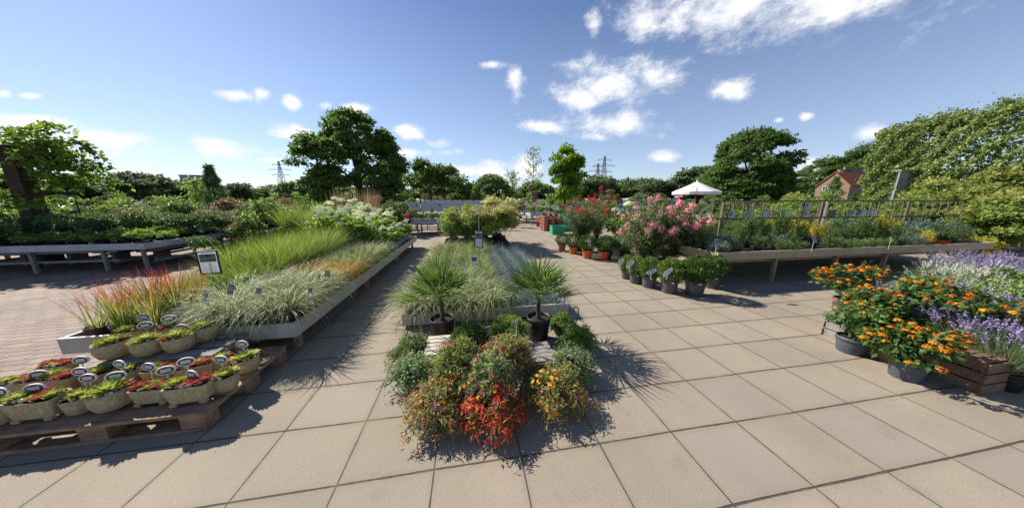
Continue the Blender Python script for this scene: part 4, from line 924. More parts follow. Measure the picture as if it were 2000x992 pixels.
# white hydrangeas and blue flowers between the oleanders
for i, (u, v, y) in enumerate(((1212, 412, 7.6), (1232, 408, 7.9), (1243, 425, 7.0))):
    K_hyd.place((X(u, y), y, 0), None, f'white flowered plant in the gap between red and pink oleanders, {ORD[i]} from the left', 'white flowered plants between the oleanders', (1.25, 1.3, 1.05)[i])

# ------------------------------------------------------------------ conifers on the tan bench
def conifer(nm, seed, lm, rad, h, n, Lf, Wf, upright=True, potm=M_black, pr=.09, cat='conifer'):
    """small potted conifer: many scaly sprays on branches"""
    r = rg(seed); t = thing(nm, 'x', cat); pot(t, pr, .13, potm, 14)
    P = []; O = []; m = MB(); nb = 26
    for k in range(nb):
        a = k*2.4+r.uniform(-.2, .2); q = (k+.5)/nb
        if upright: e = np.array([rad*np.cos(a)*(1-q*.55), rad*np.sin(a)*(1-q*.55), .15+h*(.25+.75*q)])
        else: e = np.array([rad*np.cos(a)*np.sqrt(1-q*.7), rad*np.sin(a)*np.sqrt(1-q*.7), .14+h*(.15+.85*q**.8)*r.uniform(.8, 1.1)])
        b = np.array([0, 0, .10+.3*h*q*(1 if upright else .3)]); m.tube([b, (b+e)/2+np.array([0, 0, .02]), e], [.006, .004, .002], 4, cap=False)
        nn = n//nb; w = r.uniform(.25, 1.05, nn)[:, None]; P.append(b+(e-b)*w+r.normal(0, .025, (nn, 3))*(1+.6*(1-w))); O.append(np.repeat(unit((e-b)[None]+np.array([0, 0, .12 if upright else .0])), nn, 0))
    m.build('branches', M_bark, t); P = np.concatenate(P); O = np.concatenate(O)
    V, F, tt = foliage(r, P, O, Lf, Wf, -.15 if upright else .05, .35, .42, .2); mk('foliage', V, F, lm, t, t=tt)
    return t
K_c1 = Kind([conifer('upright_conifer', 430+i, L_con, .13, .46, 1500, .05, .012) for i in range(2)])
K_c2 = Kind([conifer('feathery_conifer', 434+i, L_con, .20, .28, 1700, .055, .012, False) for i in range(2)])
K_cb = Kind([conifer('blue_juniper', 438+i, L_conblue, .24, .24, 1700, .055, .012, False) for i in range(2)])
K_cg = Kind([conifer('golden_conifer', 440+i, L_congold, .15, .40, 1300, .05, .013) for i in range(2)])
K_cd = Kind([conifer('dwarf_spruce', 442, leaf('dark_conifer', (.02, .05, .02), (.06, .11, .035), .15, .5), .14, .2, 1100, .035, .008, False)])
GC = 'potted conifers on the tan bench'
rnd = random.Random(5)
for j, b in enumerate((.17, .50, .85)):
    n = (19, 16, 15)[j]
    for k in range(n):
        a = .14+(DA-.3)*k/(n-1)+rnd.uniform(-.04, .04); q = a/DA
        if q > .79 and j == 0: continue
        if j == 0: K, nm = rnd.choice([(K_cd, 'dark dwarf conifer'), (K_c2, 'feathery low conifer'), (K_cb, 'blue green juniper'), (K_c2, 'feathery low conifer')]) if q < .75 else (K_cg, 'gold tipped conifer')
        elif j == 1: K, nm = rnd.choice([(K_c1, 'upright green conifer'), (K_c2, 'feathery low conifer'), (K_c1, 'upright green conifer'), (K_cb, 'blue green juniper'), (K_cd, 'dark dwarf conifer')]) if q < .8 else (K_cb, 'blue green juniper')
        else: K, nm = (K_c1, 'upright green conifer') if q < .45 else rnd.choice([(K_c2, 'feathery low conifer'), (K_cg, 'gold tipped conifer'), (K_cb, 'blue green juniper')])
        s = (.66, .88, 1.02)[j]*rnd.uniform(.75, 1.2)
        if j == 0 and rnd.random() < .12: continue
        K.place(pD(a, b), None, f'{nm} on the tan bench, {("front", "second", "third")[j]} row, {ORD[k]} from its left end', GC, s)
for j, b in enumerate((1.30, 1.62, 1.92)):
    for k in range(14):
        a = .3+(DA-.5)*k/13; q = a/DA
        K, nm = (K_cg, 'gold tipped conifer') if .34 < q < .66 and j == 0 else ((K_c1, 'upright green conifer') if q < .7 else (K_cb, 'blue green juniper'))
        K.place(pD(a, b), None, f'{nm} behind the picture rail, {ORD[j]} row, {ORD[k]} from left', GC+' behind the rail', rnd.uniform(.8, 1.05)*(1.1 if q > .7 else .95))
K_big = Kind([conifer('spreading_juniper', 445, L_con, .42, .36, 3200, .06, .013, False, M_orange, .19), conifer('blue_spreading_juniper', 446, L_conblue, .46, .40, 3200, .06, .013, False, M_black, .17)])
p = G(1845, 480, .51); K_big.place(p+Wv*.12, 0, 'spreading juniper in a big orange pot near the right end of the tan bench', None, .95, v=0)
p = G(1792, 477, .51); K_big.place(p+Wv*.12, 1.4, 'smaller spreading juniper in an orange pot left of the big orange pot', None, .68, v=0)
for i, a in enumerate((5.6, 6.15, 6.6)):
    K_big.place(pD(a, .75+.35*(i % 2)), None, f'wide blue grey juniper at the tan bench end, {ORD[i]} from left', 'wide blue grey junipers', 1.0, v=1)
for i, (u, v, m_, w) in enumerate(((1571, 452, M_white, .07), (1615, 454, M_white, .05), (1672, 455, M_bluecard, .07), (1865, 427, M_white, .14), (1590, 472, M_bluecard, .10), (1741, 468, M_white, .06), (1400, 478, M_bluecard, .10))):
    p = G(u, v, .8); plant_card('x', ('white card among the left conifers of the tan bench', 'small tilted white card right of the first white card', 'blue printed card in the middle of the tan bench', 'large white card above the orange potted juniper', 'dark label square in the front row of the tan bench', 'small white card near the gold tipped conifers', 'dark label at the left end of the tan bench')[i], (p.x, p.y, .62 if v > 440 else .8), m_, .3, w, w*1.2 if i != 3 else .07, .16, -.3)
# picture rail
t = thing('picture_rail', 'brown wooden ladder shaped rail over the tan bench on which pictures hang', 'rail', pD(.85, 1.06, 0), UA)
RL = 7.4; ze = .01
MB().box((RL/2, 0, 1.47), (RL, .028, .026)).build('top_rail', M_railwood, t, bevel=.003); MB().box((RL/2, 0, 1.10), (RL, .028, .032)).build('bottom_rail', M_railwood, t, bevel=.003)
for k in range(30):
    MB().box((.02+(RL-.04)*k/29, 0, 1.2885), (.016, .016, .336)).build('upright', M_railwood, t)
for x in (.3, 2.95, 3.08, 5.6): MB().box((x, .032, .98), (.05, .03, 1.0)).build('post', M_railwood if x != 3.08 else M_metal, t)
for i, (u, zc) in enumerate(((1426, 1.19), (1462, 1.19), (1493, 1.19), (1531, 1.19), (1571, 1.19), (1571, 1.37), (1622, 1.19), (1662, 1.19), (1683, 1.19), (1701, 1.19))):
    # where the column of the photograph meets the rail line
    o = pD(.85, 1.06, 0); best = min((abs(1000+_f*(o+U*s).x/((o+U*s).y*math.cos(PITCH)+.3*math.sin(PITCH))-u), s) for s in np.linspace(0, RL, 500))[1]
    t = thing('hanging_picture', f'{("framed picture card on the rail", "upper one of the two stacked picture cards")[i == 5]}, {ORD[i if i < 5 else max(i-1, 0)]} column from left', 'picture', o+U*best-Wv*.030+Vector((0, 0, zc)), UA, 'picture cards on the rail')
    MB().box((0, 0, 0), (.19, .012, .165)).build('frame', M_frame, t); m = MB(); m.box((0, -.008, 0), (.172, .004, .147)); sh = m.build('sheet', M_paper if i not in (6,) else M_grey, t)
    if i in (0, 1, 3, 4, 5, 7): MB().box((-.03, -.0112, .01), (.07, .002, .09)).build('photo', M_greencard if i != 1 else M_bluecard, sh)
# pale weathered box at the bench's left end
crate('weathered_crate', 'weathered white crate pushed under the left end of the tan bench', G(1384, 540, 0)+Vector((0, .25, 0)), UA, .30, .3, .24, M_palletgrey, 3)

# ------------------------------------------------------------------ lantanas, lavender and crates at the right
def lantana(seed, label, loc, rad, h, potm, pr, ph, fl, nfl, s=1):
    r = rg(seed); t = thing('lantana', label, 'flowering shrub', loc, r.uniform(0, 6)); t.scale = (s,)*3
    pot(t, pr, ph, potm, 24)
    P, O, C = clump_crown(r, 1250, (rad*1.08, rad*1.08, h*.55), 26, rad*.36, low=-.95); P[:, 2] += ph+h*.38
    V, F, tt = foliage(r, P, O, .052, .036, .25, .25, .75, .5); mk('foliage', V, F, L_lant, t, t=tt)
    m = MB()
    for c in C[:12]: m.tube([(0, 0, ph*.85), (c[0]*.4, c[1]*.4, ph+h*.15), (c[0], c[1], c[2]+ph+h*.45)], [.006, .004, .003], 5, cap=False)
    m.build('stem', M_bark, t)
    d = P-np.array([0, 0, ph+h*.3]); sc = np.linalg.norm(d/np.array([rad, rad, h*.6]), axis=1)+.25*r.random(len(P))+.2*(d[:, 2] > 0)
    top = np.argsort(-sc)[:620]; taken = []
    for m_, q in zip(fl, nfl):
        hs = []; parts = []
        for c_ in P[r.permutation(top)]:
            if len(hs) < q and all(np.linalg.norm(c_-h_) > .048 for h_ in taken): hs.append(c_+np.array([0, 0, .02])); taken.append(c_)
        for e in hs:
            n = 34; dd = rdir(r, n); dd[:, 2] = np.abs(dd[:, 2]); rr = r.uniform(.018, .030); parts.append(petals(r, e+dd*rr*np.array([1, 1, .7]), dd, 3, .009, .010, .3))
        V, F, tt = join(parts); mk('flower_heads', V, F, m_, t, t=tt)
    return t
def gp(u, v, z=0, dy=0): p = G(u, v, z); p.z = z; return p+Vector((0, dy, 0))
lantana(501, 'tallest lantana at the back left with orange red flower heads', gp(1700, 628, 0, .28), .40, .58, M_bluegreypot, .12, .20, [F_orange, F_yelor], [46, 16])
lantana(502, 'left lantana in a grey pot on the slabs, mostly leaves with few flowers', gp(1689, 700, 0, .12), .25, .34, M_bluegreypot, .112, .16, [F_yelor], [7])
lantana(503, 'nearest lantana in a blue grey pot full of amber flower heads before the apple crate', gp(1804, 754, 0, .11), .30, .33, M_bluegreypot, .105, .17, [F_yelor, F_orange], [40, 24])
lantana(504, 'middle lantana with small orange heads between the two grey potted ones', gp(1762, 700, 0, .25), .31, .48, M_black, .11, .17, [F_orange, F_yelor], [28, 16])
lantana(505, 'leafy lantana with a few orange heads on the crates before the lavender', gp(1856, 672, .2, .26), .36, .44, M_black, .12, .16, [F_orange, F_yelor], [22, 12])
lantana(506, 'rightmost lantana with scattered orange heads beside the apple crate top', gp(1946, 680, .24, .14), .31, .36, M_black, .11, .14, [F_orange, F_yelor], [20, 8])
lantana(507, 'small lantana on the near side of the apple crate with orange heads trailing', gp(1880, 722, .0, .10), .25, .32, M_black, .10, .12, [F_orange, F_yelor], [18, 12])
crate('apple_crate', 'brown apple crate on the slabs at the right end of the lantanas', (3.67, 1.78, 0), UA, .38, .30, .26, M_crate, 3, True, True)
crate('apple_crate', 'dark crate half hidden behind the nearest lantana pot', gp(1744, 714), UA, .34, .3, .16, M_crate, 2, True, False)
crate('apple_crate', 'grey weathered crate at the left end of the lantanas', (3.56, 2.50, 0), UA, .42, .24, .25, M_palletgrey, 3, True, True)
crate('apple_crate', 'dark brown crate standing between the lantanas and the lavender', gp(1830, 690, 0, .25), R(4), .5, .35, .34, M_crate, 4, True, True)
def lavender(nm, seed, flm, rad=.24, h=.42, n=66, cat='lavender'):
    r = rg(seed); t = thing(nm, 'x', cat); pot(t, .12, .16, M_black, 14)
    V, F, tt = blades(r, 640, .08, h*.95, (0, 60), (0, 30), .0055, 2, .14); mk('foliage', V, F, L_lavst, t, t=tt)
    az = r.uniform(0, 6.28, n); ln = np.radians(r.uniform(0, 38, n)); L = h*r.uniform(.8, 1.1, n); d = np.stack([np.sin(ln)*np.cos(az), np.sin(ln)*np.sin(az), np.cos(ln)], 1)
    b = np.stack([.05*np.cos(az), .05*np.sin(az), np.full(n, .15)], 1); e = b+d*L[:, None]
    st = cards(b, d, rdir(r, n), L, .004*np.ones(n), .1); mk('stems', st[0], st[1], L_lavst, t, t=st[2])
    parts = []
    for j in range(9):
        pp = e-d*(j*.009); parts.append(cards(pp, unit(rdir(r, n)+d*.5), rdir(r, n), .016*np.ones(n)*(.7+.05*j), .011, .2)); parts.append(cards(pp, unit(rdir(r, n)+d*.5), rdir(r, n), .015*np.ones(n), .010, .2))
    V, F, tt = join(parts); mk('flower_spikes', V, F, flm, t, t=tt)
    return t
K_lav = Kind([lavender('lavender', 520+i, F_lav) for i in range(2)]); K_lw = Kind([lavender('white_flowering_herb', 525+i, F_lavw, h=.42, n=20, cat='herb') for i in range(2)])
rnd = random.Random(9)
for nm, K, base, grp, rows in (
    ('lavender', K_lav, 'purple lavender', 'lavender plants in black pots', [((1742, 592), (1905, 628), 6, .30), ((1760, 575), (1900, 604), 6, .30), ((1895, 632), (1990, 662), 4, .30), ((1905, 610), (2000, 640), 4, .30), ((1840, 515), (1990, 532), 7, .34), ((1870, 508), (2000, 518), 6, .34)]),
    ('white', K_lw, 'white flowering herb', 'white flowering herbs in black pots', [((1815, 548), (1960, 585), 6, .30), ((1825, 533), (1990, 562), 7, .30), ((1905, 592), (1995, 608), 4, .28), ((1850, 525), (1995, 545), 6, .32)])):
    for j, (p0, p1, n, z) in enumerate(rows):
        for k in range(n):
            q = k/(n-1); p = G(p0[0]+(p1[0]-p0[0])*q+rnd.uniform(-4, 4), p0[1]+(p1[1]-p0[1])*q, z+.12); p.z = 0
            K.place((p.x, p.y, 0), None, f'{base} behind the lantanas, {ORD[j]} line, {ORD[k]} from left', grp, rnd.uniform(.9, 1.12))
# dark leafy plant at the right border
K_rb = Kind([bush('leafy_shrub', 530, [L_mid], (.34, .34, .30), .42, 1400, .05, .03, 18, .12)])
for i, (u, v) in enumerate(((1955, 690), (1990, 670), (1998, 640))):
    K_rb.place(G(u, v)+Vector((.25, .3, 0)), None, f'green leafy perennial at the right border behind the apple crate, {ORD[i]} from the front', 'green perennials at the right border', .95)

# ------------------------------------------------------------------ evergreen bench at the far left, vine post
K_lau = Kind([bush('evergreen_shrub', 600+i, [L_dark], (.24, .24, .22), .34, 900, .06, .028, 16, .10, potd=(.09, .13, M_black, 12), droop=-.1) for i in range(2)])
K_lau2 = Kind([bush('evergreen_shrub', 603, [L_mid2], (.22, .22, .16), .28, 800, .055, .026, 14, .09, potd=(.09, .13, M_black, 12), droop=-.1), bush('evergreen_shrub', 604, [L_mid], (.22, .22, .18), .30, 800, .05, .025, 14, .09, potd=(.09, .13, M_black, 12), droop=-.1)])
rnd = random.Random(3)
for j, b in enumerate((.2, .58, .96, 1.34, 1.72, 2.08)):
    for k in range(11):
        a = 2.0+k*.40+(.1 if j % 2 else 0)
        light = (a > 3.6 and j < 2) or (a > 4.6 and j < 3); K = K_lau2 if light else K_lau
        K.place(pA(a, b), None, f'{"low fresh green" if light else "dark glossy"} evergreen on the grey bench, {ORD[j]} row, {ORD[k]} from left', 'potted evergreens on the grey bench', rnd.uniform(.85, 1.1)*(.8 if light else 1.15 if j > 2 else 1.0), v=(0 if a > 5.2 else 1) if light else None)
for i, (u, v) in enumerate(((375, 425), (392, 440), (380, 455))):
    p = G(u, v, .75); K_lau.place((p.x, p.y, 0.1), None, f'dark drooping shrub at the right end of the grey bench, {ORD[i]} from the top', 'dark shrubs at the end of the grey bench', 1.1)
for i in range(5):
    t = thing('black_tray', f'dark tray of pots stored under the grey bench, {ORD[i]} from the left', 'tray', pA(1.9+i*.85, 1.2, .25), UA, 'trays under the grey bench')
    m = MB()
    for c, d in (((0, 0, .01), (.6, .45, .02)), ((0, .22, .09), (.6, .015, .14)), ((0, -.22, .09), (.6, .015, .14)), ((.29, 0, .09), (.015, .42, .14)), ((-.29, 0, .09), (.015, .42, .14))): m.box(c, d)
    m.build('tray_body', M_black if i % 2 else M_brownpot, t, bevel=.004)
    MB().box((0, 0, -.13), (.08, .3, .24)).build('stand', M_legA, t)
# vine on a dark post
def vine():
    r = rg(610); y = 6.3; x = X(42, y, 2); t = thing('climbing_vine_post', 'dark post with beam at the left edge overgrown by a bright green climbing vine', 'vine', (x, y, 0), UA)
    MB().box((0, 0, 1.35), (.26, .26, 2.7)).build('post', plain('dark_timber', (.06, .035, .022), .8, .2, 20), t, bevel=.01)
    MB().box((-.7, 0, 2.58), (2.6, .14, .24)).build('beam', plain('brown_timber', (.16, .10, .06), .8, .2, 20), t, bevel=.006)
    C = []
    for k in range(46): C.append((r.uniform(-1.9, .9), r.uniform(-.45, .45), 2.72+r.uniform(-.1, .48)-.12*abs(r.normal())))
    for k in range(20): C.append((r.uniform(.2, 1.15), r.uniform(-.3, .3), r.uniform(1.7, 2.7)))
    for k in range(26): C.append((r.uniform(-1.6, .45), r.uniform(-.4, .4), r.uniform(.7, 2.4)))
    P, O, _ = clump_crown(r, 5200, (1, 1, 1), 10, .25, centers=C)
    # trailing shoots that hang out to the right
    sh = MB()
    for k in range(16):
        a = np.array([r.uniform(.3, 1.0), r.uniform(-.4, .4), r.uniform(2.0, 2.9)]); e = a+np.array([r.uniform(.25, .95), r.uniform(-.3, .2), r.uniform(-.7, .05)]); mid = (a+e)/2+np.array([0, 0, .12])
        sh.tube([a, mid, e], .004, 4, cap=False); w = r.uniform(0, 1, 40)[:, None]; q = (1-w)**2*a+2*w*(1-w)*mid+w*w*e; P = np.concatenate([P, q+r.normal(0, .03, q.shape)]); O = np.concatenate([O, rdir(r, 40)])
    V, F, tt = foliage(r, P, O, .11, .085, .4, .2); mk('foliage', V, F, L_vine, t, t=tt); sh.build('shoots', M_bark, t)
vine()

# ------------------------------------------------------------------ trees
def tree(name, label, loc, rad, zc, n, Lf, Wf, lm, nclump, rc, cat='tree', trunk=.3, seed=1, group=None, limbs=9, centers=None, low=-.75, trunk_top=.55, rz=0, z0d=.6):
    r = rg(seed); t = thing(name, label, cat, loc, rz, group)
    if centers == 'dome': centers = dome(r, nclump, (rad[0], rad[1]), rad[2]-.2*rc, -zc+z0d+rc*.6+0, seed=seed); centers = [(a, b, c) for a, b, c in centers]
    P, O, C = clump_crown(r, n, rad, nclump, rc, low=low, shell=.88, centers=centers); P[:, 2] += zc; C = C.copy(); C[:, 2] += zc
    V, F, tt = foliage(r, P, O, Lf, Wf, .35, .3); mk('crown', V, F, lm, t, t=tt)
    m = MB(); h = zc+rad[2]*trunk_top*.6; m.tube([(0, 0, 0), (trunk*.2, 0, h*.35), (-trunk*.1, trunk*.1, h*.7), (0, 0, h)], [trunk*1.2, trunk*.85, trunk*.6, trunk*.3], 10)
    for k in range(limbs):
        c = Vector(C[(k*3) % len(C)]); s = Vector((0, 0, h*(.45+.45*k/limbs))); m.tube([s, (s+c)/2+Vector((0, 0, rad[2]*.08)), c], [trunk*.35, trunk*.2, trunk*.07], 6, cap=False)
    m.build('trunk', M_bark, t)
    return t
y = 30; tree('broadleaf_tree', 'very large dark green broad crowned tree behind the bench of grasses', (X(704, y), y, 0), (5.0, 4.6, 5.0), 5.3, 34000, .38, .23, L_tree, 150, 1.05, seed=707, z0d=.0, trunk=.42, low=-.9, centers='dome')
y = 20; tree('feathery_tree', 'smaller feathery tree with tiered branches right of the very large dark tree', (X(842, y), y, 0), (1.9, 1.8, 1.7), 2.9, 6500, .26, .11, leaf('locust_leaf', (.05, .12, .02), (.14, .24, .04), .4, .45), 26, .55, seed=702, trunk=.12, low=-.4)
y = 24; tree('dark_tree', 'low dark rounded tree between the feathery tree and the hedge arch', (X(905, y), y, 0), (1.9, 1.8, 1.6), 2.0, 4200, .26, .15, L_tree, 24, .7, seed=703, trunk=.15)
y = 20; tree('columnar_tree', 'bright lime green upright tree in the middle of the horizon', (X(1103, y), y, 0), (1.30, 1.25, 2.25), 3.25, 7000, .24, .16, L_tree2, 44, .50, seed=704, trunk=.10, low=-.95)
y = 46; tree('broadleaf_tree', 'large dome shaped dark tree behind the white parasol', (X(1458, y), y, 0), (5.6, 5.2, 5.9), 6.6, 34000, .50, .30, L_tree, 150, 1.35, seed=705, centers='dome', trunk=.5, low=-.9)
y = 48; tree('broadleaf_tree', 'lower dark tree touching the left side of the dome shaped tree', (X(1398, y), y, 0), (3.0, 3, 2.6), 4.2, 6000, .5, .3, L_tree, 26, 1.1, seed=706, trunk=.25)
for i, (u, y, w, h, lab) in enumerate(((1548, 58, 3.2, 7.8, 'dark tree just right of the dome shaped tree'), (1592, 108, 7.5, 17.5, 'tall dark tree above the orange roofed house'), (1640, 112, 9.5, 22, 'tall dark tree behind the gap between the houses'), (1682, 106, 9.5, 24.5, 'tallest dark tree above the slate roofed house'), (1728, 98, 9.5, 24.5, 'tall dark tree meeting the pale hedge row'))):
    tree('broadleaf_tree', lab, (X(u, y), y, 0), (w, w, h*.44), h*.54, 9000, w*.09, w*.055, L_tree, 44, w*.30, seed=710+i, trunk=.35, low=-.9)
# sparse young tree
def sparse(label, loc, h, seed):
    r = rg(seed); t = thing('sparse_young_tree', label, 'tree', loc); m = MB(); m.tube([(0, 0, 0), (.03, 0, h*.5), (0, .02, h)], [.05, .035, .012], 7); P = []
    for k in range(20):
        z = h*(.35+.62*k/20); a = k*2.4; L = (.75-.45*k/20)*h*.24; b = np.array([0, 0, z]); e = b+np.array([L*np.cos(a), L*np.sin(a), L*.75]); m.tube([b, e], [.012, .004], 4, cap=False); P.append(b+(e-b)*r.uniform(.3, 1.1, (26, 1))+r.normal(0, .10, (26, 3)))
    P = np.concatenate(P); m.build('trunk', M_bark, t); V, F, tt = foliage(r, P, rdir(r, len(P)), .16, .10, .2); mk('crown', V, F, L_mid2, t, t=tt)
sparse('thin sparse young tree left of the lime green tree', (X(1040, 21), 21, 0), 5.4, 720)
sparse('thin see-through sapling among the shrubs left of the hedge arch', (X(1000, 19), 19, 0), 3.4, 721)
sparse('thin sapling rising behind the shrubs at the far left', (X(385, 15), 15, 0), 2.6, 722)
# hedge arch
def arch():
    y = 19; t = thing('hedge_arch', 'clipped dark hornbeam arch behind the yellow shrubs', 'hedge', (X(960, y), y, 0), UA); r = rg(730); n = 7000
    th = r.uniform(-.15, np.pi+.15, n); q = r.uniform(.95, 1.45, n); P = np.stack([q*np.cos(th), r.uniform(-.55, .55, n), 1.45+q*1.22*np.sin(th)], 1)
    k = r.random(n) < .4; P[k, 2] = r.uniform(.1, 1.5, k.sum()); P[k, 0] = np.sign(P[k, 0])*q[k]
    V, F, tt = foliage(r, P, unit(P-np.array([0, 0, 1.2])), .13, .09, .1); mk('foliage', V, F, L_tree, t, t=tt)
    m = MB()
    for s in (-1, 1): m.tube([(s*1.2, 0, 0), (s*1.2, 0, 1.6), (s*.8, 0, 2.4), (0, 0, 2.8)], [.05, .04, .03, .02], 6)
    m.build('stems', M_bark, t)
arch()
# pleached hedge row at the right
r_ = 0
for i, y in enumerate((12.7, 10.7, 8.7, 6.7, 4.7)):
    r = rg(740+i); t = thing('hedge_tree', f'tall pale green hedge tree, {ORD[i]} from the far end of its row at right', 'tree', (18.9+r.uniform(-.1, .1), y, 0), 0, 'tall hedge row at the right')
    n = 15000; fx = r.random(n); y_ = r.uniform(-1.15, 1.15, n); z_ = r.uniform(.3, 4.75, n); x_ = np.full(n, -.75); O = np.tile(np.array([[-1., 0, .25]]), (n, 1))
    tp = fx > .84; x_[tp] = r.uniform(-.75, .7, tp.sum()); z_[tp] = 4.75; O[tp] = (-.2, 0, 1)
    e1 = fx < .10; x_[e1] = r.uniform(-.75, .7, e1.sum()); y_[e1] = np.where(i == 0, 1.15, -1.15); O[e1] = (0, 1 if i == 0 else -1, .2)
    bulge = np.random.default_rng(i).uniform(-.05, .05)+.08*np.sin(2.3*y_+1.7*z_+i)+.08*np.sin(5.1*z_-3.3*y_+2*i)+.10*np.sin(9*y_+7*z_)+r.normal(0, .10, n)
    P = np.stack([x_, y_, z_], 1)+unit(O)*bulge[:, None]*np.where(tp, 1.2, 1)[:, None]; O = unit(O)
    k_ = r.random(n) < .03; P[k_ & tp, 2] += r.uniform(.1, .4, (k_ & tp).sum())
    V, F, tt = foliage(r, P, O, .125, .085, .3, .3, 1.1); mk('crown', V, F, L_hedge, t, t=tt)
    m = MB(); m.tube([(0, 0, 0), (0, 0, 4.2)], [.09, .04], 7)
    for k in range(6): z = 1.5+k*.5; m.tube([(0, -1, z+.1), (0, 0, z), (0, 1, z+.1)], .02, 5)
    m.build('trunk', M_bark, t)
# far tree line, every tree a copy of one of four kinds
protos = []
for i, (w, h, lm) in enumerate(((4.2, 7.5, L_far), (5.2, 8.5, L_far), (3.4, 6.5, L_far), (4.6, 7.0, L_tree))):
    protos.append(tree('distant_tree', 'x', (0, 0, 0), (w, w, h*.44), h*.54, 2600, .8, .5, lm, 22, w*.36, seed=750+i, trunk=.25, limbs=4, low=-.9))
K_far = Kind(protos); rnd = random.Random(11)
for i in range(86):
    u = -40+i*24.6; d = rnd.uniform(95, 135) if u < 1120 else rnd.uniform(80, 105)
    if 1480 < u < 1760: d = rnd.uniform(170, 190)
    if u > 1750: continue
    dirv = ray(u, 390); q = d/math.hypot(dirv.x, dirv.y); s = rnd.uniform(.75, 1.1)*(.95 if u < 600 else 1.05)
    K_far.place((dirv.x*q, dirv.y*q, 0), None, f'distant tree of the horizon belt, {i+1} in line counted from the left', 'trees of the distant belt', (s*1.25, s*1.25, s*(1.0 if u > 1120 else .95)))
# ------------------------------------------------------------------ nursery shrubs in the middle distance
NB = [bush('nursery_shrub', 800, [L_mid], (.52, .52, .60), .85, 1300, .12, .06, 20, .20, stems=5), bush('nursery_shrub', 801, [L_mid2], (.50, .50, .62), .85, 1200, .12, .065, 18, .20, stems=5),
      bush('nursery_shrub', 802, [leaf('olive_leaf', (.11, .13, .05), (.24, .25, .11), .35, .5)], (.55, .55, .55), .80, 1300, .11, .045, 20, .20, stems=5), bush('nursery_shrub', 803, [L_dark], (.50, .50, .55), .80, 1300, .11, .055, 20, .20, stems=5),
      bush('nursery_shrub', 804, [leaf('bronze_leaf', (.16, .12, .06), (.30, .20, .10), .35, .5)], (.48, .48, .6), .85, 1200, .11, .05, 18, .20, stems=5)]
K_n = Kind(NB); rnd = random.Random(21)
names = ['mid green', 'fresh green', 'olive', 'dark green', 'bronze']
cnt = 0
def nurs(u, y, v, s, label, group):
    global cnt
    cnt += 1; K_n.place((X(u, y), y, 0), None, label, group, s, v=v)
rowsN = [(7.3, 430, 590, 6, .72), (8.2, 395, 610, 11, 1.0), (9.6, 200, 640, 14, 1.05), (11.2, 60, 800, 20, 1.08), (13.5, 0, 790, 20, 1.12), (17, 0, 830, 20, 1.2), (22, 0, 600, 14, 1.3), (30, 0, 580, 13, 1.45)]
for j, (y, u0, u1, n, s) in enumerate(rowsN):
    for k in range(n):
        u = u0+(u1-u0)*(k+.5)/n+rnd.uniform(-5, 5); v = rnd.choice([0, 1, 2, 2, 3, 4, 0]) if u > 380 else rnd.choice([0, 2, 3, 0, 2, 1])
        nurs(u, y+rnd.uniform(-.5, .5), v, s*rnd.uniform(.72, 1.08), f'{names[v]} nursery shrub behind the left benches, {ORD[j]} row from the front, {ORD[k]} from left', f'{names[v]} shrubs in the left nursery rows')
rowsR = [(14, 990, 1230, 8, .8), (17, 1020, 1480, 12, .85), (21, 960, 1500, 14, 1.0), (27, 960, 1560, 14, 1.25), (36, 600, 1500, 20, 1.7), (48, 560, 1560, 20, 2.3)]
for j, (y, u0, u1, n, s) in enumerate(rowsR):
    for k in range(n):
        u = u0+(u1-u0)*(k+.5)/n+rnd.uniform(-5, 5)
        if y < 20 and 1012 < u < 1062: continue
        v = rnd.choice([0, 1, 2, 4, 3]); nurs(u, y+rnd.uniform(-.6, .6), v, s*rnd.uniform(.7, 1.05), f'{names[v]} nursery shrub beyond the oleanders, {ORD[j]} row from the front, {ORD[k]} from left', f'{names[v]} shrubs beyond the oleanders')
rowsS = [(8.6, 1400, 1760, 11, .92), (10.2, 1400, 1800, 12, 1.05), (12.5, 1420, 1800, 12, 1.15), (16, 1480, 1780, 10, 1.3)]
for j, (y, u0, u1, n, s) in enumerate(rowsS):
    for k in range(n):
        u = u0+(u1-u0)*(k+.5)/n+rnd.uniform(-6, 6); v = rnd.choice([1, 1, 0, 2, 3]); nurs(u, y+rnd.uniform(-.4, .4), v, s*rnd.uniform(.72, 1.0), f'{names[v]} nursery shrub beyond the picture rail, {ORD[j]} row from the front, {ORD[k]} from left', f'{names[v]} shrubs beyond the picture rail')
# big yellow green bushes at the right
K_yb = Kind([bush('yellow_green_bush', 820+i, [leaf('yellowish_leaf', (.12, .19, .035), (.28, .34, .09), .4, .45), leaf('amber_leaf', (.30, .31, .08), (.40, .38, .12), .4, .45)], (.85, .85, 1.05), 1.25, 2600, .15, .085, 26, .34, stems=6, flowers=.06) for i in range(2)])
for i, (u, y, s) in enumerate(((1555, 13.5, .85), (1822, 9.8, .98), (1850, 9.2, .86), (1880, 8.4, .80), (1908, 8.2, .86), (1940, 7.8, .84), (1975, 7.2, .82), (1990, 6.2, .72), (1945, 6.4, .6), (1895, 7.0, .55), (1900, 10.5, 1.05), (1950, 9.4, 1.1))):
    K_yb.place((X(u, y), y, 0), None, ('yellow green bush standing alone beyond the picture rail' if i == 0 else f'yellow green bush in the thicket at the right border, {ORD[i-1]} of eleven'), 'yellow green bushes at the right border' if i else None, s)
K_gp = Kind([bush('golden_low_plant', 823, [L_congold, L_yel], (.30, .30, .34), .42, 900, .07, .04, 16, .12)])
for i, (u, y) in enumerate(((1905, 5.9), (1925, 6.1), (1900, 6.5))):
    K_gp.place((X(u, y, .5), y, 0), None, f'golden leaved plant at the right end beyond the tan bench, {ORD[i]} from the front', 'golden plants beyond the tan bench', .9)
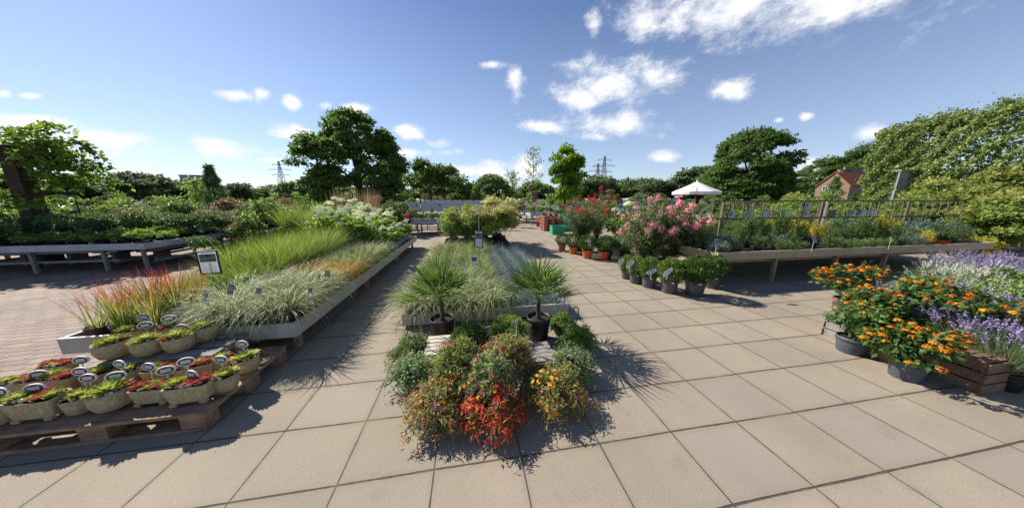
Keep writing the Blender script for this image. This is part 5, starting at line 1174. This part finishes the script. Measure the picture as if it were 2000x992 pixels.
# small spruces, thin conifers, dry tall grass
def spruce(nm, label, loc, h, w, lm, seed, n=2400, cat='conifer'):
    r = rg(seed); t = thing(nm, label, cat, loc); q = r.uniform(0, 1, n)**.8; a = r.uniform(0, 6.28, n); lay = .75+.35*np.sin(q*26)
    P = np.stack([w*(1-q)*lay*np.cos(a), w*(1-q)*lay*np.sin(a), h*(.06+.94*q)], 1); P[:, :2] *= r.uniform(.35, 1, (n, 1))**.5
    O = np.stack([np.cos(a), np.sin(a), np.full(n, -.1)], 1); V, F, tt = foliage(r, P, O, h*.07, h*.02, .1, .3, .4); mk('foliage', V, F, lm, t, t=tt)
    MB().tube([(0, 0, 0), (0, 0, h*.97)], [w*.09, w*.01], 7).build('trunk', M_bark, t)
spruce('spruce', 'dark small spruce rising over the shrubs at the left', (X(421, 14), 14, 0), 3.25, .95, L_con, 830)
spruce('spruce', 'dark green spruce before the orange roofed house', (X(1624, 30), 30, 0), 4.0, 1.7, L_con, 831)
for i, (u, y, h) in enumerate(((1668, 30, 2.3), (1690, 30, 2.4), (1580, 36, 2.9), (1570, 38, 3.6), (1400, 26, 2.6))):
    spruce('spruce', f'small green spruce in the line before the houses, {ORD[i]} planted', (X(u, y), y, 0), h, 1.1, L_con, 832+i)
for i, (u, y, h) in enumerate(((650, 10.2, 1.85), (668, 10.5, 2.0), (690, 10.4, 1.9), (718, 10.2, 2.0), (728, 10.6, 1.9))):
    t = thing('dry_tall_grass', f'tall dry stalked grass before the very large dark tree, {ORD[i]} from the left', 'ornamental grass', (X(u, y), y, 0), 0, 'dry tall grasses'); V, F, tt = join([blades(rg(840+i), 90, .12, h*1.05, (0, 7), (0, 10), .022, 4, 0, .3)]); mk('stalks', V, F, L_dry, t, t=tt); V, F, tt = blades(rg(845+i), 160, .14, h*.75, (5, 30), (10, 70), .012, 4); mk('leaves', V, F, L_grass, t, t=tt)
for i, (u, y) in enumerate(((560, 7.8), (600, 7.6), (575, 8.2), (640, 8.0))):
    K_grass.place((X(u, y, .8), y, .35), None, f'tall arching grass behind the low bench of grasses, {ORD[i]} from the left', 'arching grasses behind the low bench', 1.45)
for i, (u, y) in enumerate(((115, 8.4), (146, 8.6))):
    t = thing('dark_topiary', f'{("left", "right")[i]} of two small dark spiral topiaries right of the vine', 'topiary', (X(u, y), y, 0)); r = rg(850+i); m = MB(); m.tube([(0, 0, 0), (.02, 0, 1.0), (0, .02, 1.75)], [.03, .025, .01], 6); m.build('trunk', M_bark, t)
    P, O, _ = clump_crown(r, 1100, (1, 1, 1), 3, .12, centers=[(.08, 0, 1.75), (-.06, .05, 1.55), (.07, 0, 1.35), (0, 0, 1.15)]); V, F, tt = foliage(r, P, O, .05, .02, 0); mk('foliage', V, F, L_dark, t, t=tt)

# ------------------------------------------------------------------ benches, boards and stacks in the middle distance
bench('far_bench', 'grey bench closing the path between the two front benches, pots on its shelf', Vector((X(768, 11.0, .5), 11.0, 0)), 3.6, 1.2, .47, .62, M_fasciaA, M_leg, [(x, y) for x in (.1, .95, 1.8, 2.65, 3.5) for y in (.1, 1.1)], lowbars=True, group=None)
K_fp = Kind([bush('small_shrub', 860, [L_mid, F_white], (.18, .18, .20), .32, 420, .06, .035, 10, .09, potd=(.09, .14, M_whitepot, 12), stems=3, flowers=.08)])
for k in range(15):
    K_fp.place(Vector((X(768, 11.0, .5), 11.0, .51))+U*(.15+.235*k)+Wv*(.2+.4*(k % 2)), None, f'small shrub in a white pot on the far grey bench, {ORD[k]} from the left', 'small potted shrubs on the far grey bench', .9)
t = thing('pink_flower_plant', 'deep pink flowering plant at the left end of the far grey bench', 'flowering plant', (X(796, 10.6, 1), 10.6, .51)); pot(t, .1, .14, M_black, 12); r = rg(861); P, O, _ = clump_crown(r, 300, (.16, .16, .14), 8, .08); P[:, 2] += .3; V, F, tt = foliage(r, P, O, .06, .035); mk('foliage', V, F, L_mid, t, t=tt); V, F, tt = petals(r, P[:90]+O[:90]*.05, O[:90], 5, .03, .04); mk('flowers', V, F, leaf('deep_pink_petal', (.62, .03, .14), (.78, .10, .22), .3), t, t=tt)
for i in range(9):
    o = Vector((X(775, 12.8, 1.2), 12.8, 0))+U*(.55*i); t = thing('notice_board', f'grey white notice board behind the far grey bench, {ORD[i]} from the left', 'board', o, UA, 'grey notice boards')
    MB().box((.26, 0, 1.17), (.50, .02, .42)).build('panel', plain('pale_board', (.42, .44, .50), .6, .05, 4), t, bevel=.003); MB().box((.26, .03, .60), (.05, .03, 1.2)).build('post', M_legA, t)
    if i % 2: MB().box((.36, -.012, 1.24), (.10, .004, .10)).build('picture', M_greencard, t)
for i in range(7):
    o = Vector((X(842, 15.5, 1.2), 15.5, 0))+U*(.62*i); t = thing('notice_board', f'farther grey notice board above the first line of boards, {ORD[i]} from the left', 'board', o, UA, 'farther grey notice boards')
    MB().box((.29, 0, 1.25), (.57, .02, .42)).build('panel', MATS['pale_board'], t, bevel=.003); MB().box((.29, .03, .6), (.05, .03, 1.2)).build('post', M_legA, t)
for i, (u, y, la) in enumerate(((1036, 15.5, 1.5), (1012, 20, 1.6), (1005, 26, 1.8))):
    o = Vector((X(u, y, .5), y, 0)); bench('far_bench', f'small grey bench of low plants right of the long path, {ORD[i]} counted from the camera', o, la, 1.6, .55, .72, M_fasciaA, M_leg, [(a, b) for a in (.1, la-.1) for b in (.1, 1.5)], group=None)
    for k in range(6): K_fp.place(o+U*(.2+(la-.4)*(k % 3)/2)+Wv*(.35+.7*(k//3))+Vector((0, 0, .6)), None, f'potted shrub on the {ORD[i]} small bench right of the path, {ORD[k]} pot', 'small potted shrubs by the long path', 1.0)
gpk = G(1085, 452)
sx0 = Vector((gpk.x-.55, gpk.y+.1, 0))
for i in range(5):
    pallet('pallet', f'reddish pallet in the stack by the green crates, {("lowest", "second", "third", "fourth", "topmost")[i]} of five', sx0+Vector((0, 0, .146*i)), UA+.03*(i % 2), .9, .7, wood('reddish_pallet', (.30, .10, .05), (.50, .22, .12)), 4, group='stacked reddish pallets')
for i in range(6):
    t = thing('pot_tray', f'tray of small grey pots on top of the reddish pallets, {ORD[i]} from the left', 'tray', sx0+U*(.12+.14*i)+Wv*.3+Vector((0, 0, .732)), UA, 'trays on the reddish pallets'); m = MB()
    for k in range(3): m.lathe([(.035, 0), (.05, .09), (.045, .09)], 8, c=(0, -.2+k*.2, 0))
    m.build('pots', M_whitepot if i % 2 else M_black, t)
M_greenpl = plain('green_plastic', (.03, .36, .20), .45, .08, 20)
def green_crate(label, loc, rz, a, b, h):
    t = thing('green_crate', label, 'crate', loc, rz); m = MB()
    m.box((0, 0, .01), (a, b, .02)); 
    for c, d in (((0, b/2-.008, h/2+.01), (a, .016, h-.02)), ((0, -b/2+.008, h/2+.01), (a, .016, h-.02)), ((a/2-.008, 0, h/2+.01), (.016, b-.034, h-.02)), ((-a/2+.008, 0, h/2+.01), (.016, b-.034, h-.02))): m.box(c, d)
    m.build('body', M_greenpl, t, bevel=.006); m = MB()
    for c, d in (((0, b/2, h+.005), (a+.04, .03, .03)), ((0, -b/2, h+.005), (a+.04, .03, .03)), ((a/2, 0, h+.005), (.03, b-.04, .03)), ((-a/2, 0, h+.005), (.03, b-.04, .03))): m.box(c, d)
    m.build('rim', M_greenpl, t, bevel=.004)
g1 = G(1089, 459); green_crate('bright green plastic crate standing on the slabs before the pallet stack', g1+Vector((.02, .3, 0)), UA, .55, .42, .36)
g2 = G(1104, 452); green_crate('lower of two green plastic tubs behind the bright green crate', g2+Vector((.15, .3, 0)), UA, .5, .42, .36); green_crate('upper green plastic tub stacked behind the bright green crate', g2+Vector((.15, .3, .38)), UA, .5, .42, .34)
t = thing('red_trolley', 'small red cart standing under the benches right of the long path', 'cart', Vector((X(1058, 15.0, .4), 14.8, 0)), UA); MB().box((0, 0, .42), (.55, .3, .05)).build('platform', plain('red_paint', (.5, .03, .03), .45), t, bevel=.004); m = MB()
for a in (-.25, .25):
    for b in (-.12, .12): m.box((a, b, .24), (.03, .03, .32))
m.build('frame', MATS['red_paint'], t)
for a in (-.25, .25):
    for b in (-.12, .12): m = MB(); m.tube([(a, b-.015, .045), (a, b+.015, .045)], .045, 10); m.build('wheel', M_black, t)
# picture posts beyond the oleanders
for i, (u, y, zc) in enumerate(((1128, 9.6, 1.18), (1214, 9.3, 1.22), (1246, 9.3, 1.26), (1318, 9.0, 1.38))):
    t = thing('picture_post', f'framed picture on a post beyond the oleanders, {ORD[i]} from the left', 'sign', (X(u, y), y, 0), UA*.5, 'framed pictures beyond the oleanders')
    fr = MB().box((0, 0, zc), (.30, .02, .34)).build('frame', M_frame, t); MB().box((0, -.012, zc), (.25, .004, .28)).build('sheet', M_paper, fr); MB().box((-.02, -.016, zc+.03), (.17, .003, .15)).build('photo', M_bluecard, fr); MB().box((0, .025, zc*.5), (.035, .03, zc)).build('post', M_railwood, t)
# white cards sticking up in the middle distance
for i, (u, v, y) in enumerate(((1006, 393, 16), (1028, 396, 15), (1043, 399, 15), (1068, 399, 14), (1090, 406, 12.5), (996, 392, 18))):
    t = thing('white_marker', f'small white marker card on a stick right of the long path, {ORD[i]} from the left' if i < 5 else 'small white marker card farthest along the long path', 'plant label', (X(u, y), y, 0), .1, 'white markers by the path'); z = Z(v, y); MB().box((0, 0, z), (.14, .008, .18)).build('card', M_white, t); MB().box((0, .01, z/2), (.015, .01, z)).build('stick', M_darkwire, t)

# ------------------------------------------------------------------ parasol
def parasol():
    y = 18.4; x = X(1360, y, 2.2); zr, zt_ = Z(375, y)+.02, Z(356, y)+.05; t = thing('parasol', 'large white square market parasol standing before the dome shaped tree', 'parasol', (x, y, 0), .2); Rr = 1.5; n = 8
    V = [(0, 0, zt_)]; F = []
    for j, q in enumerate((.12, .45, .8, 1.0)):
        for k in range(n*3):
            w = 2*math.pi*k/(n*3); c = math.cos(math.pi/n)/math.cos(((w+math.pi/n) % (2*math.pi/n))-math.pi/n); sag = .035*math.sin(math.pi*((k % 3)/3))*q
            V.append((Rr*q*c*math.cos(w), Rr*q*c*math.sin(w), zr+(zt_-zr)*(1-q)**1.08-sag))
    m0 = n*3
    for k in range(m0): F.append((0, 1+k, 1+(k+1) % m0))
    for j in range(3):
        for k in range(m0): F.append((1+j*m0+k, 1+(j+1)*m0+k, 1+(j+1)*m0+(k+1) % m0, 1+j*m0+(k+1) % m0))
    o = mk('canopy', np.array(V), F, M_white, t); sm = o.modifiers.new('thick', 'SOLIDIFY'); sm.thickness = .012
    Vv = []; Fv = []
    for k in range(m0): v = V[1+3*m0+k]; Vv += [(v[0]*1.003, v[1]*1.003, v[2]+.004), (v[0]*1.003, v[1]*1.003, v[2]-.17)]
    for k in range(m0): a = 2*k; b = 2*((k+1) % m0); Fv.append((a, a+1, b+1, b))
    mk('valance', np.array(Vv), Fv, M_white, o)
    MB().tube([(0, 0, 0), (0, 0, zt_-.02)], .035, 10).build('pole', M_railwood, t); MB().tube([(0, 0, zt_), (0, 0, zt_+.10)], .05, 8).build('cap', M_white, t)
    for k in range(8): w = math.pi/4*k; MB().tube([(.03*math.cos(w), .03*math.sin(w), zt_-.06), (Rr*.98*math.cos(w), Rr*.98*math.sin(w), zr-.02)], .012, 5).build('rib', M_railwood, t)
    MB().box((0, 0, .05), (.7, .7, .1)).build('base', M_grey, t, bevel=.01)
parasol()
# ------------------------------------------------------------------ houses, greenhouse front, far building, pylons
def win(parent, M_, w, h, dark, fr):
    """window: frame with cross bars and pane, M_ places it (x right, z up, -y out)"""
    def bx(m, c, d): m.box(M_@Vector(c), d, M=M_.to_3x3())
    m = MB(); b = .09
    for c, d in (((0, 0, h/2), (w+b, .10, b)), ((0, 0, -h/2), (w+b, .10, b)), ((-w/2, 0, 0), (b, .10, h-b)), ((w/2, 0, 0), (b, .10, h-b)), ((0, 0, 0), (b*.8, .09, h-b))): bx(m, c, d)
    f = m.build('window', fr, parent); m = MB(); bx(m, (0, .01, 0), (w-.02, .03, h-.02)); m.build('pane', dark, f)
M_brick = plain('brick_wall', (.30, .19, .13), .85, .15, 6, col2=(.24, .15, .11)); M_brick2 = plain('yellow_brick_wall', (.40, .27, .18), .85, .12, 6, col2=(.34, .22, .15))
M_tile = plain('orange_roof_tiles', (.50, .13, .055), .8, .15, 5); M_slate = plain('dark_roof_tiles', (.085, .065, .065), .75, .15, 5); M_winf = plain('white_window_frame', (.70, .70, .68), .5, .05, 5); M_pane = plain('window_glass', (.06, .07, .085), .08, .1, 2)
def house(name, label, loc, rz, w, d, he, hr, wall, roof, wins, chim=True):
    t = thing(name, label, 'house', loc, rz); hw = w/2
    V = [(-hw, 0, 0), (hw, 0, 0), (hw, 0, he), (0, 0, hr), (-hw, 0, he), (-hw, d, 0), (hw, d, 0), (hw, d, he), (0, d, hr), (-hw, d, he)]
    F = [(0, 1, 2, 3, 4), (9, 8, 7, 6, 5), (1, 6, 7, 2), (5, 0, 4, 9)]
    MB().add(V, F).build('wall', wall, t)
    m = MB(); sl = math.hypot(hw, hr-he); a = math.atan2(hr-he, hw)
    for s in (-1, 1):
        Q = Matrix.Rotation(-s*-a if False else s*a, 3, 'Y'); m.box((s*(hw/2+.1), d/2, (he+hr)/2+.02), (sl+.35, d+.5, .14), M=Q)
    ro = m.build('roof', roof, t)
    if chim: MB().box((0, d*.12, hr+.3), (.6, .6, 1.0)).build('chimney', M_brick, ro)
    for (face, x, z, ww, hh) in wins:
        if face == 'f': M_ = Matrix.Translation((x, -.03, z))
        else: M_ = Matrix.Translation((hw*(1 if face == 'r' else -1)*1.004, x, z)) @ Matrix.Rotation(R(90 if face == 'r' else -90), 4, 'Z')
        win(t, M_, ww, hh, M_pane, M_winf)
    MB().box((hw*.5, -.03, 1.05), (1.0, .08, 2.1)).build('door', M_winf, t)
    return t
yh = 75
house('brick_house', 'brick house with a gable wall and bright orange tiled roof behind the spruces', (89.2, yh, -1), R(-72), 6.6, 13, Z(364, yh)+1, Z(337, yh)+1, M_brick, M_tile, [('f', -1.3, 5.6, 1.0, 1.2), ('f', .1, 5.6, 1.0, 1.2)])
yh = 88
house('brick_house', 'pale brick house with a dark slate roof right of the orange roofed house', (110.5, yh+3.5, -1), R(-90), 7.0, 9.5, Z(355, yh)+1, Z(332, yh+3.5)+1, M_brick2, M_slate, [('r', 1.4, 5.3, 1.6, 1.5), ('r', 5.2, 5.3, 1.3, 1.5), ('r', 7.6, 5.3, 1.3, 1.5)], True)
def glasshouse():
    y = 12.2; x = X(1752, y, 2.2); t = thing('glazed_stand', 'grey framed glazed stand before the pale hedge row at the right', 'greenhouse', (x, y, 0), R(-4)); L_, z0, z1 = 4.2, 1.95, 2.72
    for z in (z0, z1): MB().box((L_/2, 0, z), (L_, .08, .06)).build('frame_rail', M_metal, t)
    for k in range(6): MB().box((L_*k/5, 0, (z0+z1)/2), (.06, .06, z1-z0-.062)).build('frame_post', M_metal, t)
    for k in range(5): MB().box((L_*(k+.5)/5, .01, (z0+z1)/2), (L_/5-.062, .012, z1-z0-.062)).build('pane', plain('milky_glass', (.42, .44, .47), .12, .2, 3), t)
    for k in (0, 2.5, 5): MB().box((L_*k/5, .0, (z0-.032)/2), (.09, .09, z0-.032)).build('leg', M_metal, t)
    MB().box((L_/2, .06, z1+.055), (L_+.1, .25, .05)).build('roof', M_metal, t)
glasshouse()
t = thing('far_building', 'pale grey blue block on the horizon behind the left shrubs', 'building', (X(392, 160), 160, 0), .3); MB().box((0, 0, 7.5), (9, 8, 15)).build('wall', plain('grey_blue_wall', (.30, .34, .40), .8, .06, .5), t); MB().box((0, 0, 15.2), (9.6, 8.6, .4)).build('roof', M_grey, t)
for k in range(3): MB().box((-2.8+2.8*k, -4.03, 10), (1.6, .06, 6)).build('window', M_pane, t)
def pylon(label, u, y, vt, tall=1):
    x = X(u, y, 20); h = Z(vt, y); t = thing('power_pylon', label, 'pylon', (x, y, 0), R(8), 'power pylons'); m = MB(); th = .16*y/300*1.4
    lv = [0, .22, .40, .55, .68, .78, .87, .95, 1.0]; hw = lambda q: (.105*(1-q)**1.25+.012)*h
    for sx in (-1, 1):
        for sy in (-1, 1): m.tube([(sx*hw(q), sy*hw(q), q*h) for q in lv], th, 4)
    for a, b in zip(lv[:-1], lv[1:]):
        for s in (-1, 1):
            m.tube([(-hw(a), s*hw(a), a*h), (hw(b), s*hw(b), b*h)], th*.6, 4); m.tube([(hw(a), s*hw(a), a*h), (-hw(b), s*hw(b), b*h)], th*.6, 4)
            m.tube([(s*hw(a), -hw(a), a*h), (s*hw(b), hw(b), b*h)], th*.6, 4); m.tube([(s*hw(a), hw(a), a*h), (s*hw(b), -hw(b), b*h)], th*.6, 4)
    m.build('lattice', plain('pylon_steel', (.16, .17, .18), .6, .1, .5), t)
    for q, w in ((.66, .20), (.79, .26), (.91, .16)):
        m = MB(); m.tube([(-w*h, 0, q*h), (w*h, 0, q*h)], th*.8, 4)
        for s in (-1, 1): m.tube([(s*w*h, 0, q*h), (0, 0, (q+.05)*h)], th*.6, 4); m.tube([(s*w*h, 0, q*h), (s*w*h, 0, (q-.03)*h)], th*.5, 4)
        m.build('cross_arm', MATS['pylon_steel'], t)
pylon('large lattice power pylon left of the very large dark tree', 550, 260, 315)
pylon('small power pylon at the far left horizon, left of the others', 246, 480, 355)
pylon('small power pylon at the left horizon over the shrubs', 314, 420, 343)
pylon('tall power pylon, right one of the pair beyond the lime green tree', 1178, 300, 305)
pylon('shorter power pylon, left one of the pair beyond the lime green tree', 1166, 330, 319)

r = rg(990); P = []
for (cx, cy, sx, sy, n) in ((0, 1.75, 1.0, .5, 130), (-1.8, 1.9, .5, .6, 50), (3.2, 2.1, .5, .5, 90), (2.7, 4.0, .9, .35, 90), (.5, 3, 4.5, 3, 40)):
    P.append(np.stack([cx+sx*r.normal(0, .6, n), cy+sy*r.normal(0, .6, n), r.uniform(.004, .007, n)], 1))
P = np.concatenate(P); n = len(P); D = rdir(r, n); D[:, 2] *= .12; V, F, tt = cards(P, D, np.tile([[0, 0, 1.]], (n, 1))+.2*rdir(r, n), r.uniform(.004, .014, n), r.uniform(.003, .007, n), .3)
tag(mk('fallen_leaves', V, F, leaf('litter', (.10, .07, .04), (.26, .20, .09), .1, .8), None, t=tt), 'scattered fallen leaf bits and soil crumbs on the slabs', 'litter', kind='stuff')

# prototypes that were never placed
for o in list(bpy.data.objects):
    if o.parent is None and o.get('label') == 'x':
        for c in list(o.children_recursive): bpy.data.objects.remove(c)
        bpy.data.objects.remove(o)
